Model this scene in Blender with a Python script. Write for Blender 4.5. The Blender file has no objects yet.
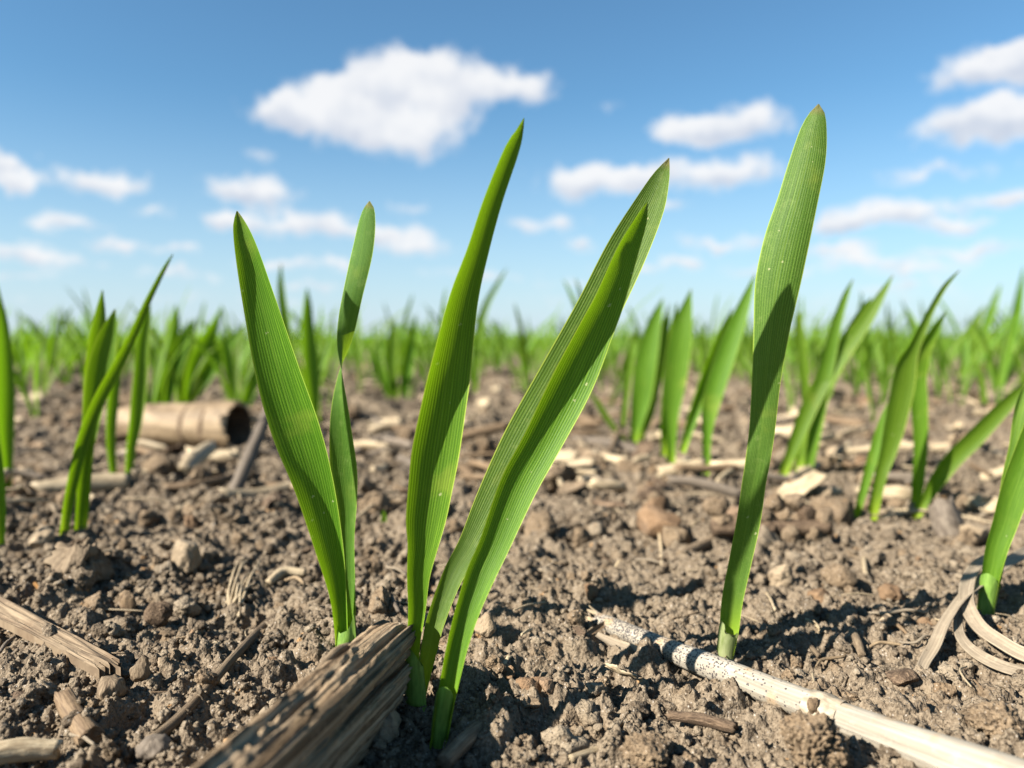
import bpy, math, random
import numpy as np
from mathutils import Vector, Matrix, noise as mnoise
random.seed(11); rng = np.random.default_rng(11)
S = bpy.context.scene; COL = S.collection
R = math.radians
FPX, CAMH, PITCH = 780.0, 0.064, math.atan(46/780.0)
CAM = np.array([0, 0, CAMH])

# ------------------------------------------------------------------ noise
def h2(ix, iy, s):
    a = (ix.astype(np.int64)*374761393 + iy.astype(np.int64)*668265263 + s*1442695041) & 0xffffffff
    a = ((a ^ (a >> 13))*1274126177) & 0xffffffff
    a = ((a ^ (a >> 16))*2246822519) & 0xffffffff
    return ((a ^ (a >> 15)) & 0xffffff)/float(0xffffff)
def vnoise(x, y, s=0):
    ix = np.floor(x); iy = np.floor(y); fx = x-ix; fy = y-iy
    ux = fx*fx*fx*(fx*(fx*6-15)+10); uy = fy*fy*fy*(fy*(fy*6-15)+10)
    a = h2(ix, iy, s); b = h2(ix+1, iy, s); c = h2(ix, iy+1, s); d = h2(ix+1, iy+1, s)
    return (a*(1-ux)+b*ux)*(1-uy)+(c*(1-ux)+d*ux)*uy*1.0 - 0.5
def fbm(x, y, s=0, o=4):
    v = 0; a = 1.0
    for i in range(o):
        v = v + a*vnoise(x*2**i+i*17.3, y*2**i-i*9.1, s+i); a *= .5
    return v
def dome(x, y, cell, s, prob, rmin, rmax, kz):
    gx = x/cell; gy = y/cell
    gx = gx + .35*vnoise(gx*1.9, gy*1.9, s+50); gy = gy + .35*vnoise(gx*1.9+31, gy*1.9+5, s+51)
    ix = np.floor(gx); iy = np.floor(gy); out = np.zeros_like(gx)
    for dx in (-1, 0, 1):
        for dy in (-1, 0, 1):
            cx = ix+dx; cy = iy+dy
            px = cx+.15+.7*h2(cx, cy, s); py = cy+.15+.7*h2(cx, cy, s+1)
            r = rmin+(rmax-rmin)*h2(cx, cy, s+2)**1.6
            r = r*(h2(cx, cy, s+3) < prob)
            d = (gx-px)**2+(gy-py)**2
            out = np.maximum(out, kz*np.sqrt(np.maximum(0, r*r-d)))
    return out*cell
def terrain(x, y):
    x = np.asarray(x, float); y = np.asarray(y, float)
    r = np.sqrt(x*x+y*y)
    far = np.clip((r-.2)/.3, 0, 1)
    z = .006*fbm(x*11+3, y*11+8, 1, 2)*(.5+.7*far) + .0042*fbm(x*34, y*34, 5, 3) + .0016*fbm(x*150, y*150, 9, 3)
    z = z*np.clip((60-r)/50, 0, 1)
    near = r < 6
    def add(fn, lim):
        m = r < lim
        if m.any():
            w = np.clip((lim-r[m])/(lim*.3), 0, 1)
            z[m] += fn(x[m], y[m])*w
    z = np.atleast_1d(z); x = np.atleast_1d(x); y = np.atleast_1d(y); r = np.atleast_1d(r)
    farr = np.clip((r-.22)/.25, 0, 1)
    m = r < 12
    if m.any(): z[m] += dome(x[m], y[m], .034, 70, .40, .15, .5, .55)*farr[m]
    add(lambda a, b: -dome(a, b, .011, 110, .30, .2, .5, .5), 2.5)
    add(lambda a, b: -dome(a, b, .0045, 120, .45, .2, .5, .7), 1.0)
    add(lambda a, b: 0.0017*fbm(a*420, b*420, 130, 3), 1.5)
    add(lambda a, b: -.0022*np.clip(.09-np.abs(fbm(a*75, b*75, 150, 3)), 0, 1)/.09*np.clip(.5+2*vnoise(a*30, b*30, 151), 0, 1), 2.5)
    add(lambda a, b: .00058*fbm(a*1300, b*1300, 140, 2), .5)
    add(lambda a, b: dome(a, b, .0145, 20, .34, .15, .5, .46), 5)
    add(lambda a, b: dome(a, b, .0062, 30, .55, .2, .55, .56), 2.5)
    add(lambda a, b: dome(a, b, .0026, 40, .8, .25, .6, .72), 1.4)
    add(lambda a, b: dome(a, b, .00125, 60, .8, .25, .6, .7), .6)
    return z
def ground_z(x, y): return float(terrain(np.array([x]), np.array([y]))[0])

def ray(px, py):
    u = (px-512)/FPX; v = (384-py)/FPX; c, s = math.cos(PITCH), math.sin(PITCH)
    return np.array([u, c+v*s, -s+v*c])
def at(px, py, d):                       # the point seen at a pixel, d metres into the field
    k = ray(px, py); return CAM + k*(d/k[1])
def hit(px, py):                         # where a sight line meets the soil
    k = ray(px, py); k = k/k[1]
    ds = np.geomspace(.09, 60, 4000)
    P = CAM[None, :] + k[None, :]*ds[:, None]
    z = smooth_z(P[:, 0], P[:, 1])
    i = np.argmax(P[:, 2] < z)
    if i == 0: i = len(ds)-1
    return P[i]
def smooth_z(x, y):
    x = np.asarray(x, float); y = np.asarray(y, float); r = np.sqrt(x*x+y*y); far = np.clip((r-.2)/.3, 0, 1)
    z = .006*fbm(x*11+3, y*11+8, 1, 2)*(.5+.7*far) + .0042*fbm(x*34, y*34, 5, 3)
    return z*np.clip((60-r)/50, 0, 1) + .0006
def ppm(d): return d/FPX                 # metres per pixel at depth d

# ------------------------------------------------------------------ mesh helpers
def mk(name, v, f, mat, parent=None, uv=None, smooth=True, origin=None):
    v = np.asarray(v, np.float32).copy()
    if origin is not None: v -= np.asarray(origin, np.float32)
    me = bpy.data.meshes.new(name)
    if isinstance(f, np.ndarray):
        n, k = f.shape
        me.vertices.add(len(v)); me.vertices.foreach_set('co', v.ravel())
        me.loops.add(n*k); me.loops.foreach_set('vertex_index', f.astype(np.int32).ravel())
        me.polygons.add(n); me.polygons.foreach_set('loop_start', np.arange(0, n*k, k, dtype=np.int32))
        me.update(calc_edges=True)
    else:
        me.from_pydata([tuple(map(float, p)) for p in v], [], f)
    if uv is not None:
        L = me.uv_layers.new(name='UVMap')
        idx = np.zeros(len(me.loops), np.int32); me.loops.foreach_get('vertex_index', idx)
        L.data.foreach_set('uv', np.asarray(uv, np.float32)[idx].ravel())
    me.polygons.foreach_set('use_smooth', np.full(len(me.polygons), smooth))
    me.update()
    if mat: me.materials.append(mat)
    o = bpy.data.objects.new(name, me); COL.objects.link(o)
    if parent: o.parent = parent
    elif origin is not None: o.location = origin
    return o
def tag(o, label=None, cat=None, group=None, kind=None):
    if label: o['label'] = label
    if cat: o['category'] = cat
    if group: o['group'] = group
    if kind: o['kind'] = kind
    return o
def thing(name, loc, label, cat, group=None):
    o = bpy.data.objects.new(name, None); o.empty_display_size = .004; COL.objects.link(o)
    o.location = tuple(map(float, loc)); return tag(o, label, cat, group)
def copy_tree(o, parent=None):
    c = o.copy(); COL.objects.link(c)
    if parent: c.parent = parent
    for ch in o.children: copy_tree(ch, c)
    return c
def gridfaces(n, m, wrap=False):
    i = np.arange(n-1)[:, None]; j = np.arange(m if wrap else m-1)[None, :]; j2 = (j+1) % m
    return np.stack([i*m+j, i*m+j2, (i+1)*m+j2, (i+1)*m+j], -1).reshape(-1, 4)
def cr(C, n):                            # catmull-rom through rows of C, n samples
    C = np.asarray(C, float); K = len(C)
    d = np.r_[0, np.cumsum(np.linalg.norm(np.diff(C[:, :3], axis=0), axis=1)+1e-9)]; d /= d[-1]
    A = np.vstack([2*C[0]-C[1], C, 2*C[-1]-C[-2]])
    t = np.linspace(0, 1, n); out = []
    for q in t:
        i = min(np.searchsorted(d, q, 'right')-1, K-2); u = (q-d[i])/(d[i+1]-d[i])
        p0, p1, p2, p3 = A[i], A[i+1], A[i+2], A[i+3]
        out.append(.5*((2*p1)+(-p0+p2)*u+(2*p0-5*p1+4*p2-p3)*u*u+(-p0+3*p1-3*p2+p3)*u**3))
    return np.array(out)
def nrm(a): return a/np.maximum(np.linalg.norm(a, axis=-1, keepdims=True), 1e-12)

def ribbon(C, n=70, m=15, facing=None, wave=0.0):
    """leaf blade: rows x,y,z,halfwidth,roll,curl ; curled sheet, edges towards the facing side when curl > 0"""
    D = cr(C, n); P = D[:, :3]; hw = np.maximum(D[:, 3], 1e-6); roll = D[:, 4]; c = np.where(np.abs(D[:, 5]) < .02, .02, D[:, 5])
    T = nrm(np.gradient(P, axis=0))
    F = (CAM-P) if facing is None else np.repeat(np.asarray(facing, float)[None], n, 0)
    F = nrm(F-(F*T).sum(1, keepdims=True)*T); B = np.cross(T, F)
    N = np.cos(roll)[:, None]*F+np.sin(roll)[:, None]*B; Sd = np.cross(N, T)
    u = np.linspace(-1, 1, m)[None, :]
    a = c[:, None]*u
    sx = hw[:, None]*np.sin(a)/c[:, None]; nx = hw[:, None]*(1-np.cos(a))/c[:, None]
    nx = nx - nx.mean(1, keepdims=True)*.6
    t = np.linspace(0, 1, n)[:, None]
    if wave: nx = nx + wave*hw[:, None]*np.sin(t*19+u*2.0)*np.abs(u)
    V = P[:, None, :]+sx[..., None]*Sd[:, None, :]+nx[..., None]*N[:, None, :]
    UV = np.stack(np.broadcast_arrays((u+1)/2, t), -1)
    return V.reshape(-1, 3), gridfaces(n, m), UV.reshape(-1, 2)

def tube(C, n=24, m=12, cap=True, jag=0.0, rough=0.0, seed=0, flat=1.0, slant=0.0, ridge=0.0, nridge=18, up=(0, 0, 1)):
    """rod: rows x,y,z,radius"""
    D = cr(C, n); P = D[:, :3]; r = D[:, 3]
    T = nrm(np.gradient(P, axis=0)); U = np.repeat(np.asarray(up, float)[None], n, 0)
    Sd = nrm(np.cross(T, U)); U = np.cross(Sd, T)
    a = np.linspace(0, 2*np.pi, m, endpoint=False)[None, :]
    t = np.linspace(0, 1, n)[:, None]; L = np.linalg.norm(np.diff(P, axis=0), axis=1).sum()
    rr = np.broadcast_to(r[:, None], (n, m)).copy()
    if rough: rr = rr*(1+rough*fbm(np.cos(a)*2.2+t*L/r.mean()*.5+seed, np.sin(a)*2.2+t*3+seed*3.1, seed, 3))
    if ridge: rr = rr*(1+ridge*vnoise(a*nridge/6.283+0*t, t*2.2+0*a, seed+9)*2)
    V = P[:, None]+(rr*np.cos(a))[..., None]*Sd[:, None]+(rr*np.sin(a)*flat)[..., None]*U[:, None]
    if jag:
        j = (h2(np.arange(m), np.arange(m)*0+3, seed)-.5)*jag*r.mean()*2; k = (h2(np.arange(m), np.arange(m)*0+7, seed)-.5)*jag*r.mean()*2
        V[0] += j[:, None]*T[0]; V[-1] += k[:, None]*T[-1]
    if slant: V = V+T[:, None]*(rr*np.cos(a+.6+seed)*slant*t**2)[..., None]
    UV = np.stack(np.broadcast_arrays(a/6.2832, t), -1).reshape(-1, 2)
    V = V.reshape(-1, 3); f = gridfaces(n, m, True)
    if cap:
        c0 = V[:m].mean(0)+T[0]*r[0]*.25; c1 = V[-m:].mean(0)-T[-1]*r[-1]*.25; k = len(V)
        V = np.vstack([V, c0, c1]); UV = np.vstack([UV, [.5, 0], [.5, 1]])
        j = np.arange(m); j2 = (j+1) % m
        tri0 = np.stack([j2, j, np.full(m, k), np.full(m, k)], -1); tri1 = np.stack([(n-1)*m+j, (n-1)*m+j2, np.full(m, k+1), np.full(m, k+1)], -1)
        fl = [tuple(q) for q in f] + [tuple(q[:3]) for q in tri0] + [tuple(q[:3]) for q in tri1]
        return V, fl, UV
    return V, f, UV

_ico = {}
def ico(sub):
    if sub in _ico: return _ico[sub]
    import bmesh
    b = bmesh.new(); bmesh.ops.create_icosphere(b, subdivisions=sub, radius=1.0)
    b.verts.ensure_lookup_table()
    v = np.array([q.co[:] for q in b.verts]); f = np.array([[q.index for q in p.verts] for p in b.faces]); b.free()
    _ico[sub] = (v, f); return _ico[sub]
def lump(sub=4, seed=0, amp=.35, fine=.08, facet=0.0, freq=1.1):
    v, f = ico(sub); out = v.copy(); o = Vector((seed*7.3, seed*3.1, seed*1.7))
    rnd = random.Random(seed); planes = []
    for _ in range(int(facet)):
        d = Vector((rnd.gauss(0, 1), rnd.gauss(0, 1), rnd.gauss(0, 1))).normalized(); planes.append((d, rnd.uniform(.55, .85)))
    for i, p in enumerate(v):
        q = Vector(p)
        k = 1+amp*mnoise.noise(q*freq+o)+amp*.5*mnoise.noise(q*freq*2.3+o)+fine*mnoise.noise(q*6+o)+fine*.6*mnoise.noise(q*13+o)
        w = q*k
        for d, h in planes:
            e = w.dot(d)-h
            if e > 0: w -= d*e*.85
        out[i] = w
    return out, f
SKY_DUST, SKY_STR, SKY_TINT, CLOUD_K, SUN_E, EXPO, FSTOP, N_CRUMB = 0.3, .05, (.56, .83, .92), 5.9, 5.0, 1.75, 14.0, 150000
# ------------------------------------------------------------------ materials
def nt(name):
    m = bpy.data.materials.new(name); m.use_nodes = True; t = m.node_tree; t.nodes.clear()
    return m, t
class NB:
    def __init__(s, t): s.t = t
    def n(s, k, **kw):
        q = s.t.nodes.new(k)
        for a, b in kw.items(): setattr(q, a, b)
        return q
    def set(s, sock, v):
        if hasattr(v, 'is_output'): s.t.links.new(v, sock)
        elif v is not None:
            if isinstance(v, (tuple, list)) and len(v) == 3 and sock.type == 'RGBA': v = (*v, 1)
            sock.default_value = v
    def math(s, op, a, b=None, c=None, clamp=False):
        q = s.n('ShaderNodeMath', operation=op, use_clamp=clamp)
        for i, v in enumerate((a, b, c)):
            if v is not None: s.set(q.inputs[i], v)
        return q.outputs[0]
    def vm(s, op, a, b=None):
        q = s.n('ShaderNodeVectorMath', operation=op); s.set(q.inputs[0], a)
        if b is not None: s.set(q.inputs[1], b)
        return q.outputs['Value'] if op in ('LENGTH', 'DOT_PRODUCT') else q.outputs[0]
    def mix(s, f, a, b, mode='MIX'):
        q = s.n('ShaderNodeMix', data_type='RGBA', blend_type=mode)
        s.set(q.inputs['Factor'], f); s.set(q.inputs['A'], a) if False else None
        s.set(q.inputs[6], a); s.set(q.inputs[7], b); return q.outputs[2]
    def ramp(s, f, lo, hi, a=0.0, b=1.0, smooth=True):
        q = s.n('ShaderNodeMapRange', interpolation_type='SMOOTHSTEP' if smooth else 'LINEAR')
        s.set(q.inputs[0], f); q.inputs[1].default_value = lo; q.inputs[2].default_value = hi; q.inputs[3].default_value = a; q.inputs[4].default_value = b
        return q.outputs[0]
    def noise(s, vec, scale, detail=3, rough=.55, dist=0.0):
        q = s.n('ShaderNodeTexNoise'); s.set(q.inputs['Vector'], vec); q.inputs['Scale'].default_value = scale
        q.inputs['Detail'].default_value = detail; q.inputs['Roughness'].default_value = rough; q.inputs['Distortion'].default_value = dist
        return q.outputs[0]
    def voro(s, vec, scale, feature='F1'):
        q = s.n('ShaderNodeTexVoronoi', feature=feature); s.set(q.inputs['Vector'], vec); q.inputs['Scale'].default_value = scale
        return q
    def bump(s, h, dist, strength=1.0, normal=None):
        q = s.n('ShaderNodeBump'); s.set(q.inputs['Height'], h); q.inputs['Distance'].default_value = dist; q.inputs['Strength'].default_value = strength
        if normal is not None: s.set(q.inputs['Normal'], normal)
        return q.outputs[0]
    def bsdf(s, color, rough=.8, spec=.3, normal=None):
        q = s.n('ShaderNodeBsdfPrincipled'); s.set(q.inputs['Base Color'], color); s.set(q.inputs['Roughness'], rough)
        s.set(q.inputs['Specular IOR Level'], spec)
        if normal is not None: s.set(q.inputs['Normal'], normal)
        return q.outputs[0]
    def out(s, sh):
        q = s.n('ShaderNodeOutputMaterial'); s.t.links.new(sh, q.inputs[0])

def mat_soil(name='soil', tint=(.46, .44, .415), island=False):
    m, t = nt(name); b = NB(t); g = b.n('ShaderNodeNewGeometry'); P = g.outputs['Position']
    n1 = b.noise(P, 28, 4); n2 = b.noise(P, 260, 5, .65); n3 = b.noise(P, 1700, 3, .6)
    c = b.mix(b.ramp(n2, .34, .64), (.115, .085, .057), (.335, .270, .192))
    c = b.mix(b.ramp(n1, .35, .65, 0, .65), c, (.25, .197, .140))
    c = b.mix(b.ramp(n3, .35, .68, 0, .75), c, (.46, .38, .28))
    c = b.mix(b.ramp(b.noise(P, 90, 2), .55, .72, 0, .5), c, (.28, .195, .115))
    if island:
        r = g.outputs['Random Per Island']
        c = b.mix(b.ramp(r, 0, .5, .55, 0, False), c, (.085, .062, .043))
        c = b.mix(b.ramp(r, .6, 1, 0, .75, False), c, (.50, .42, .31))
    v = b.voro(P, 2100); sp = b.math('LESS_THAN', v.outputs['Distance'], .36)
    rnd = b.n('ShaderNodeSeparateColor'); t.links.new(v.outputs['Color'], rnd.inputs[0])
    lite = b.math('MULTIPLY', sp, b.math('GREATER_THAN', rnd.outputs[0], .90)); dark = b.math('MULTIPLY', sp, b.math('LESS_THAN', rnd.outputs[1], .14))
    c = b.mix(b.math('MULTIPLY', lite, .8), c, (.58, .52, .44)); c = b.mix(b.math('MULTIPLY', dark, .7), c, (.06, .045, .035))
    v2 = b.voro(P, 420); r2 = b.n('ShaderNodeSeparateColor'); t.links.new(v2.outputs['Color'], r2.inputs[0])
    c = b.mix(b.math('MULTIPLY', b.math('LESS_THAN', v2.outputs['Distance'], .3), b.math('GREATER_THAN', r2.outputs[0], .965)), c, (.52, .33, .17))
    c = b.mix(1.0, c, tint, 'MULTIPLY')
    h = b.math('ADD', b.math('MULTIPLY', n3, .6), b.math('MULTIPLY', b.voro(P, 1500).outputs['Distance'], -.35))
    nn = b.bump(h, .0007, 1.0, b.bump(n2, .0016, .8))
    b.out(b.bsdf(c, b.math('SUBTRACT', .92, b.math('MULTIPLY', lite, .55)), b.math('ADD', .12, b.math('MULTIPLY', lite, .3)), nn))
    return m

def mat_leaf(name, top, deep, trans, ribs=17, pale=0.0, tw=.31):
    m, t = nt(name); b = NB(t)
    uv = b.n('ShaderNodeUVMap'); sp = b.n('ShaderNodeSeparateXYZ'); t.links.new(uv.outputs[0], sp.inputs[0]); U, V = sp.outputs[0], sp.outputs[1]
    g = b.n('ShaderNodeNewGeometry'); P = g.outputs['Position']; oi = b.n('ShaderNodeObjectInfo')
    wob = b.noise(b.n('ShaderNodeTexCoord').outputs['Object'], 90, 2)
    ph = b.math('ADD', b.math('MULTIPLY', U, ribs*6.2832), b.math('MULTIPLY', wob, 1.2))
    cr_ = b.n('ShaderNodeCombineXYZ'); t.links.new(b.math('MULTIPLY', U, ribs*2.6), cr_.inputs[0]); t.links.new(b.math('MULTIPLY', V, 2.2), cr_.inputs[1]); t.links.new(b.math('MULTIPLY', oi.outputs['Random'], 50), cr_.inputs[2])
    rib = b.math('ADD', b.math('MULTIPLY_ADD', b.math('SINE', ph), .24, .02), b.math('MULTIPLY', b.noise(cr_.outputs[0], 1, 3, .6), .98))
    cmb = b.n('ShaderNodeCombineXYZ'); t.links.new(b.math('MULTIPLY', U, 60), cmb.inputs[0]); t.links.new(b.math('MULTIPLY', V, 9), cmb.inputs[1])
    streak = b.noise(cmb.outputs[0], 1.0, 3, .6)
    cmb2 = b.n('ShaderNodeCombineXYZ'); t.links.new(b.math('MULTIPLY', U, 130), cmb2.inputs[0]); t.links.new(b.math('MULTIPLY', V, 300), cmb2.inputs[1])
    cells = b.noise(cmb2.outputs[0], 1.0, 2, .6)
    c = b.mix(b.math('MULTIPLY', b.ramp(rib, .3, .75), b.ramp(streak, .2, .75, 1.0, .45)), deep, top)
    c = b.mix(b.ramp(streak, .35, .7, 0, .6), c, [q*.72 for q in deep])
    c = b.mix(b.ramp(cells, .5, .75, 0, .35+pale), c, (.23, .31, .065))
    if pale: c = b.mix(b.ramp(b.noise(P, 420, 4, .7), .52, .75, 0, pale), c, (.27, .33, .10))
    vs = b.voro(b.vm('ADD', P, b.vm('MULTIPLY', b.noise(P, 1500, 2), (.0012, .0012, .0012))), 520); rs = b.n('ShaderNodeSeparateColor'); t.links.new(vs.outputs['Color'], rs.inputs[0])       # scattered pale scars and dust
    c = b.mix(b.math('MULTIPLY', b.math('LESS_THAN', vs.outputs['Distance'], .13), b.math('MULTIPLY', b.math('GREATER_THAN', rs.outputs[0], .88), .6)), c, (.38, .38, .19))
    c = b.mix(b.ramp(b.noise(P, 75, 4, .6), .56, .74, 0, .4), c, (.20, .235, .03))
    edge = b.math('ABSOLUTE', b.math('SUBTRACT', U, .5))
    c = b.mix(b.ramp(edge, .462, .495, 0, .8), c, (.30, .40, .05))
    mid = b.ramp(edge, .0, .025, .35, 0); c = b.mix(mid, c, (.15, .24, .03))
    c = b.mix(b.ramp(V, .0, .16, .75, 0), c, (.27, .40, .022))                 # young tissue at the sheath
    c = b.mix(b.ramp(V, .975, .995, 0, .75), c, (.16, .12, .05))            # dried tip
    hsv = b.n('ShaderNodeHueSaturation'); t.links.new(c, hsv.inputs['Color'])
    b.set(hsv.inputs['Hue'], b.ramp(oi.outputs['Random'], 0, 1, .488, .512, False)); b.set(hsv.inputs['Value'], b.ramp(oi.outputs['Random'], 0, 1, .9, 1.12, False))
    c = hsv.outputs[0]
    nn = b.bump(b.math('ADD', rib, b.math('MULTIPLY', cells, .5)), .00008, .8)
    p = b.bsdf(c, .5, .16, nn)
    tr = b.n('ShaderNodeBsdfTranslucent')
    tc = b.mix(b.ramp(rib, .3, .75), [q*.72 for q in trans], trans); tc = b.mix(b.ramp(V, .0, .16, .6, 0), tc, (.5, .68, .03)); tc = b.mix(b.ramp(edge, .462, .495, 0, .7), tc, (.7, .80, .08))
    b.set(tr.inputs[0], tc); b.set(tr.inputs['Normal'], nn)
    ms = b.n('ShaderNodeMixShader'); ms.inputs[0].default_value = tw; t.links.new(p, ms.inputs[1]); t.links.new(tr.outputs[0], ms.inputs[2])
    b.out(ms.outputs[0]); return m

def mat_fibre(name, light, dark, along=70, lines=1.0, speck=0.0, rough=.75, bumpd=.0002, spec=.2, trans=0.0, rot=.0, k=.46):
    """dry plant tissue: streaks that run along UV v"""
    light = [q*k for q in light]; dark = [q*k*.9 for q in dark]
    m, t = nt(name); b = NB(t); uv = b.n('ShaderNodeUVMap'); sp = b.n('ShaderNodeSeparateXYZ'); t.links.new(uv.outputs[0], sp.inputs[0])
    g = b.n('ShaderNodeNewGeometry'); P = g.outputs['Position']; oi = b.n('ShaderNodeObjectInfo')
    def uvn(a, d, det=3):
        q = b.n('ShaderNodeCombineXYZ'); t.links.new(b.math('MULTIPLY', sp.outputs[0], a), q.inputs[0]); t.links.new(b.math('MULTIPLY', sp.outputs[1], d), q.inputs[1])
        t.links.new(b.math('MULTIPLY', oi.outputs['Random'], 37), q.inputs[2])
        return b.noise(q.outputs[0], 1, det, .62)
    s1 = uvn(along, 3*lines); s2 = uvn(along*.3, 2.2, 4); s3 = b.noise(P, 420, 4, .65); s4 = uvn(along*2.2, 14)
    c = b.mix(b.ramp(s1, .3, .68), dark, light)
    c = b.mix(b.ramp(s2, .45, .72, 0, .7), c, [q*.62 for q in dark])
    c = b.mix(b.ramp(s3, .5, .75, 0, .45), c, [min(1, q*1.25) for q in light])
    c = b.mix(b.ramp(s4, .55, .8, 0, .45), c, [q*.55 for q in dark])
    c = b.mix(b.ramp(b.noise(P, 130, 3), .54, .74, 0, rot), c, (.10, .062, .035))
    if speck:
        v = b.voro(P, 2300); r = b.n('ShaderNodeSeparateColor'); t.links.new(v.outputs['Color'], r.inputs[0])
        d = b.math('MULTIPLY', b.math('LESS_THAN', v.outputs['Distance'], .5), b.math('LESS_THAN', r.outputs[0], b.ramp(sp.outputs[1], .08, .68, .95, .0)))
        c = b.mix(b.math('MULTIPLY', d, speck), c, (.06, .052, .05))
        c = b.mix(b.ramp(b.noise(P, 190, 4), .54, .70, 0, .6), c, (.36, .235, .12))
    hsv = b.n('ShaderNodeHueSaturation'); t.links.new(c, hsv.inputs['Color']); b.set(hsv.inputs['Value'], b.ramp(oi.outputs['Random'], 0, 1, .75, 1.15, False))
    nn = b.bump(b.math('ADD', s1, b.math('MULTIPLY', s3, .6)), bumpd, .8)
    sh = b.bsdf(hsv.outputs[0], rough, spec, nn)
    if trans:
        tr = b.n('ShaderNodeBsdfTranslucent'); b.set(tr.inputs[0], light); ms = b.n('ShaderNodeMixShader'); ms.inputs[0].default_value = trans
        t.links.new(sh, ms.inputs[1]); t.links.new(tr.outputs[0], ms.inputs[2]); sh = ms.outputs[0]
    b.out(sh); return m

def mat_stone(name, a, bcol, rough=.85):
    a = [q*w for q, w in zip(a, (.50, .455, .395))]; bcol = [q*w for q, w in zip(bcol, (.50, .455, .395))]
    m, t = nt(name); b = NB(t); P = b.n('ShaderNodeNewGeometry').outputs['Position']; oi = b.n('ShaderNodeObjectInfo')
    n1 = b.noise(P, 160, 5, .65); n2 = b.noise(P, 900, 4, .65)
    c = b.mix(b.ramp(n1, .3, .7), a, bcol); c = b.mix(b.ramp(n2, .5, .72, 0, .5), c, [q*.55 for q in a]); c = b.mix(b.ramp(b.noise(P, 60, 3), .5, .7, 0, .55), c, (.15, .105, .07))
    hsv = b.n('ShaderNodeHueSaturation'); t.links.new(c, hsv.inputs['Color']); b.set(hsv.inputs['Value'], b.ramp(oi.outputs['Random'], 0, 1, .75, 1.15, False))
    b.out(b.bsdf(hsv.outputs[0], rough, .25, b.bump(n2, .0007, .9, b.bump(n1, .0016, .8)))); return m

M = {}
M['soil'] = mat_soil(); M['crumb'] = mat_soil('soil_crumb', island=True)
M['leaf'] = mat_leaf('leaf_green', (.140, .252, .016), (.040, .108, .004), (.23, .42, .004))
M['leaf_pale'] = mat_leaf('leaf_pale', (.108, .198, .028), (.038, .095, .009), (.23, .38, .010), pale=.2)
M['leaf_far'] = mat_leaf('leaf_field', (.110, .205, .012), (.055, .120, .006), (.21, .43, .004), ribs=7, tw=.36)
M['sheath'] = mat_fibre('leaf_sheath', (.24, .40, .07), (.15, .28, .04), 26, 1, 0, .45, .0001, .4, .35, k=.8)
M['husk'] = mat_fibre('clear_sheath', (.46, .50, .24), (.33, .40, .14), 18, 1, 0, .4, .0001, .4, .5, k=.75)
M['straw'] = mat_fibre('straw', (.66, .53, .34), (.42, .31, .18), 30, 1, 0, .6, .0002, .3, k=.62)
M['straw_brown'] = mat_fibre('straw_brown', (.42, .29, .165), (.24, .155, .09), 30, 1, 0, .7, .0002, .2, rot=.5)
M['straw_grey'] = mat_fibre('straw_grey', (.37, .30, .225), (.20, .155, .115), 34, 1, 0, .75, .0002, .2)
M['stalk'] = mat_fibre('bleached_stalk', (.80, .72, .58), (.64, .54, .40), 26, .6, .95, .6, .0002, .25, k=.46)
M['stalk_node'] = mat_fibre('stalk_node', (.74, .63, .46), (.50, .39, .26), 26, .6, 0, .6, .0002, .3, rot=.4, k=.52)
M['wood'] = mat_fibre('weathered_wood', (.55, .41, .26), (.14, .095, .058), 120, .7, 0, .85, .0007, .15, rot=.35, k=.60)
M['chip'] = mat_fibre('wood_chip', (.46, .345, .22), (.25, .175, .11), 44, 1, 0, .8, .0003, .15, rot=.4)
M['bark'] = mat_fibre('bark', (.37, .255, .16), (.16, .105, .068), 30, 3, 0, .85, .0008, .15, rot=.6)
M['dryleaf'] = mat_fibre('dry_leaf', (.56, .455, .32), (.33, .26, .18), 34, 1, 0, .7, .0002, .2, .15, k=.58)
M['pale_stone'] = mat_stone('pale_stone', (.38, .31, .22), (.56, .47, .35)); M['grey_stone'] = mat_stone('grey_stone', (.23, .20, .17), (.33, .285, .24))
M['clod'] = mat_soil('soil_clod', (.46, .41, .355)); M['brown_stone'] = mat_stone('brown_stone', (.24, .155, .09), (.40, .28, .18))
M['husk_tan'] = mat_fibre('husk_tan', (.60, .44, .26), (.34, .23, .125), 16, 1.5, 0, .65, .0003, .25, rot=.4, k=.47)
M['orange'] = mat_fibre('orange_husk', (.62, .33, .10), (.42, .19, .05), 12, 1, 0, .6, .0002)

# ------------------------------------------------------------------ sky, sun, camera
EL, AZ = R(35), R(27)
TOSUN = Vector((-math.cos(EL)*math.cos(AZ), -math.cos(EL)*math.sin(AZ), math.sin(EL)))
W = bpy.data.worlds.new('World'); S.world = W; W.use_nodes = True; wt = W.node_tree; wt.nodes.clear(); b = NB(wt)
sky = b.n('ShaderNodeTexSky', sky_type='NISHITA'); sky.sun_disc = False; sky.sun_elevation = EL; sky.sun_rotation = math.atan2(TOSUN.x, TOSUN.y)
sky.air_density = 1.0; sky.dust_density = SKY_DUST; sky.ozone_density = 2.0
tc = b.n('ShaderNodeTexCoord').outputs['Generated']
sx = b.n('ShaderNodeSeparateXYZ'); wt.links.new(tc, sx.inputs[0])
az = b.math('ARCTAN2', sx.outputs[0], sx.outputs[1]); el = b.math('ARCSINE', sx.outputs[2])
cm = b.n('ShaderNodeCombineXYZ'); wt.links.new(az, cm.inputs[0]); wt.links.new(el, cm.inputs[1]); A0 = cm.outputs[0]
nz = b.n('ShaderNodeTexNoise'); wt.links.new(A0, nz.inputs['Vector']); nz.inputs['Scale'].default_value = 17; nz.inputs['Detail'].default_value = 5; nz.inputs['Roughness'].default_value = .6
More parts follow.
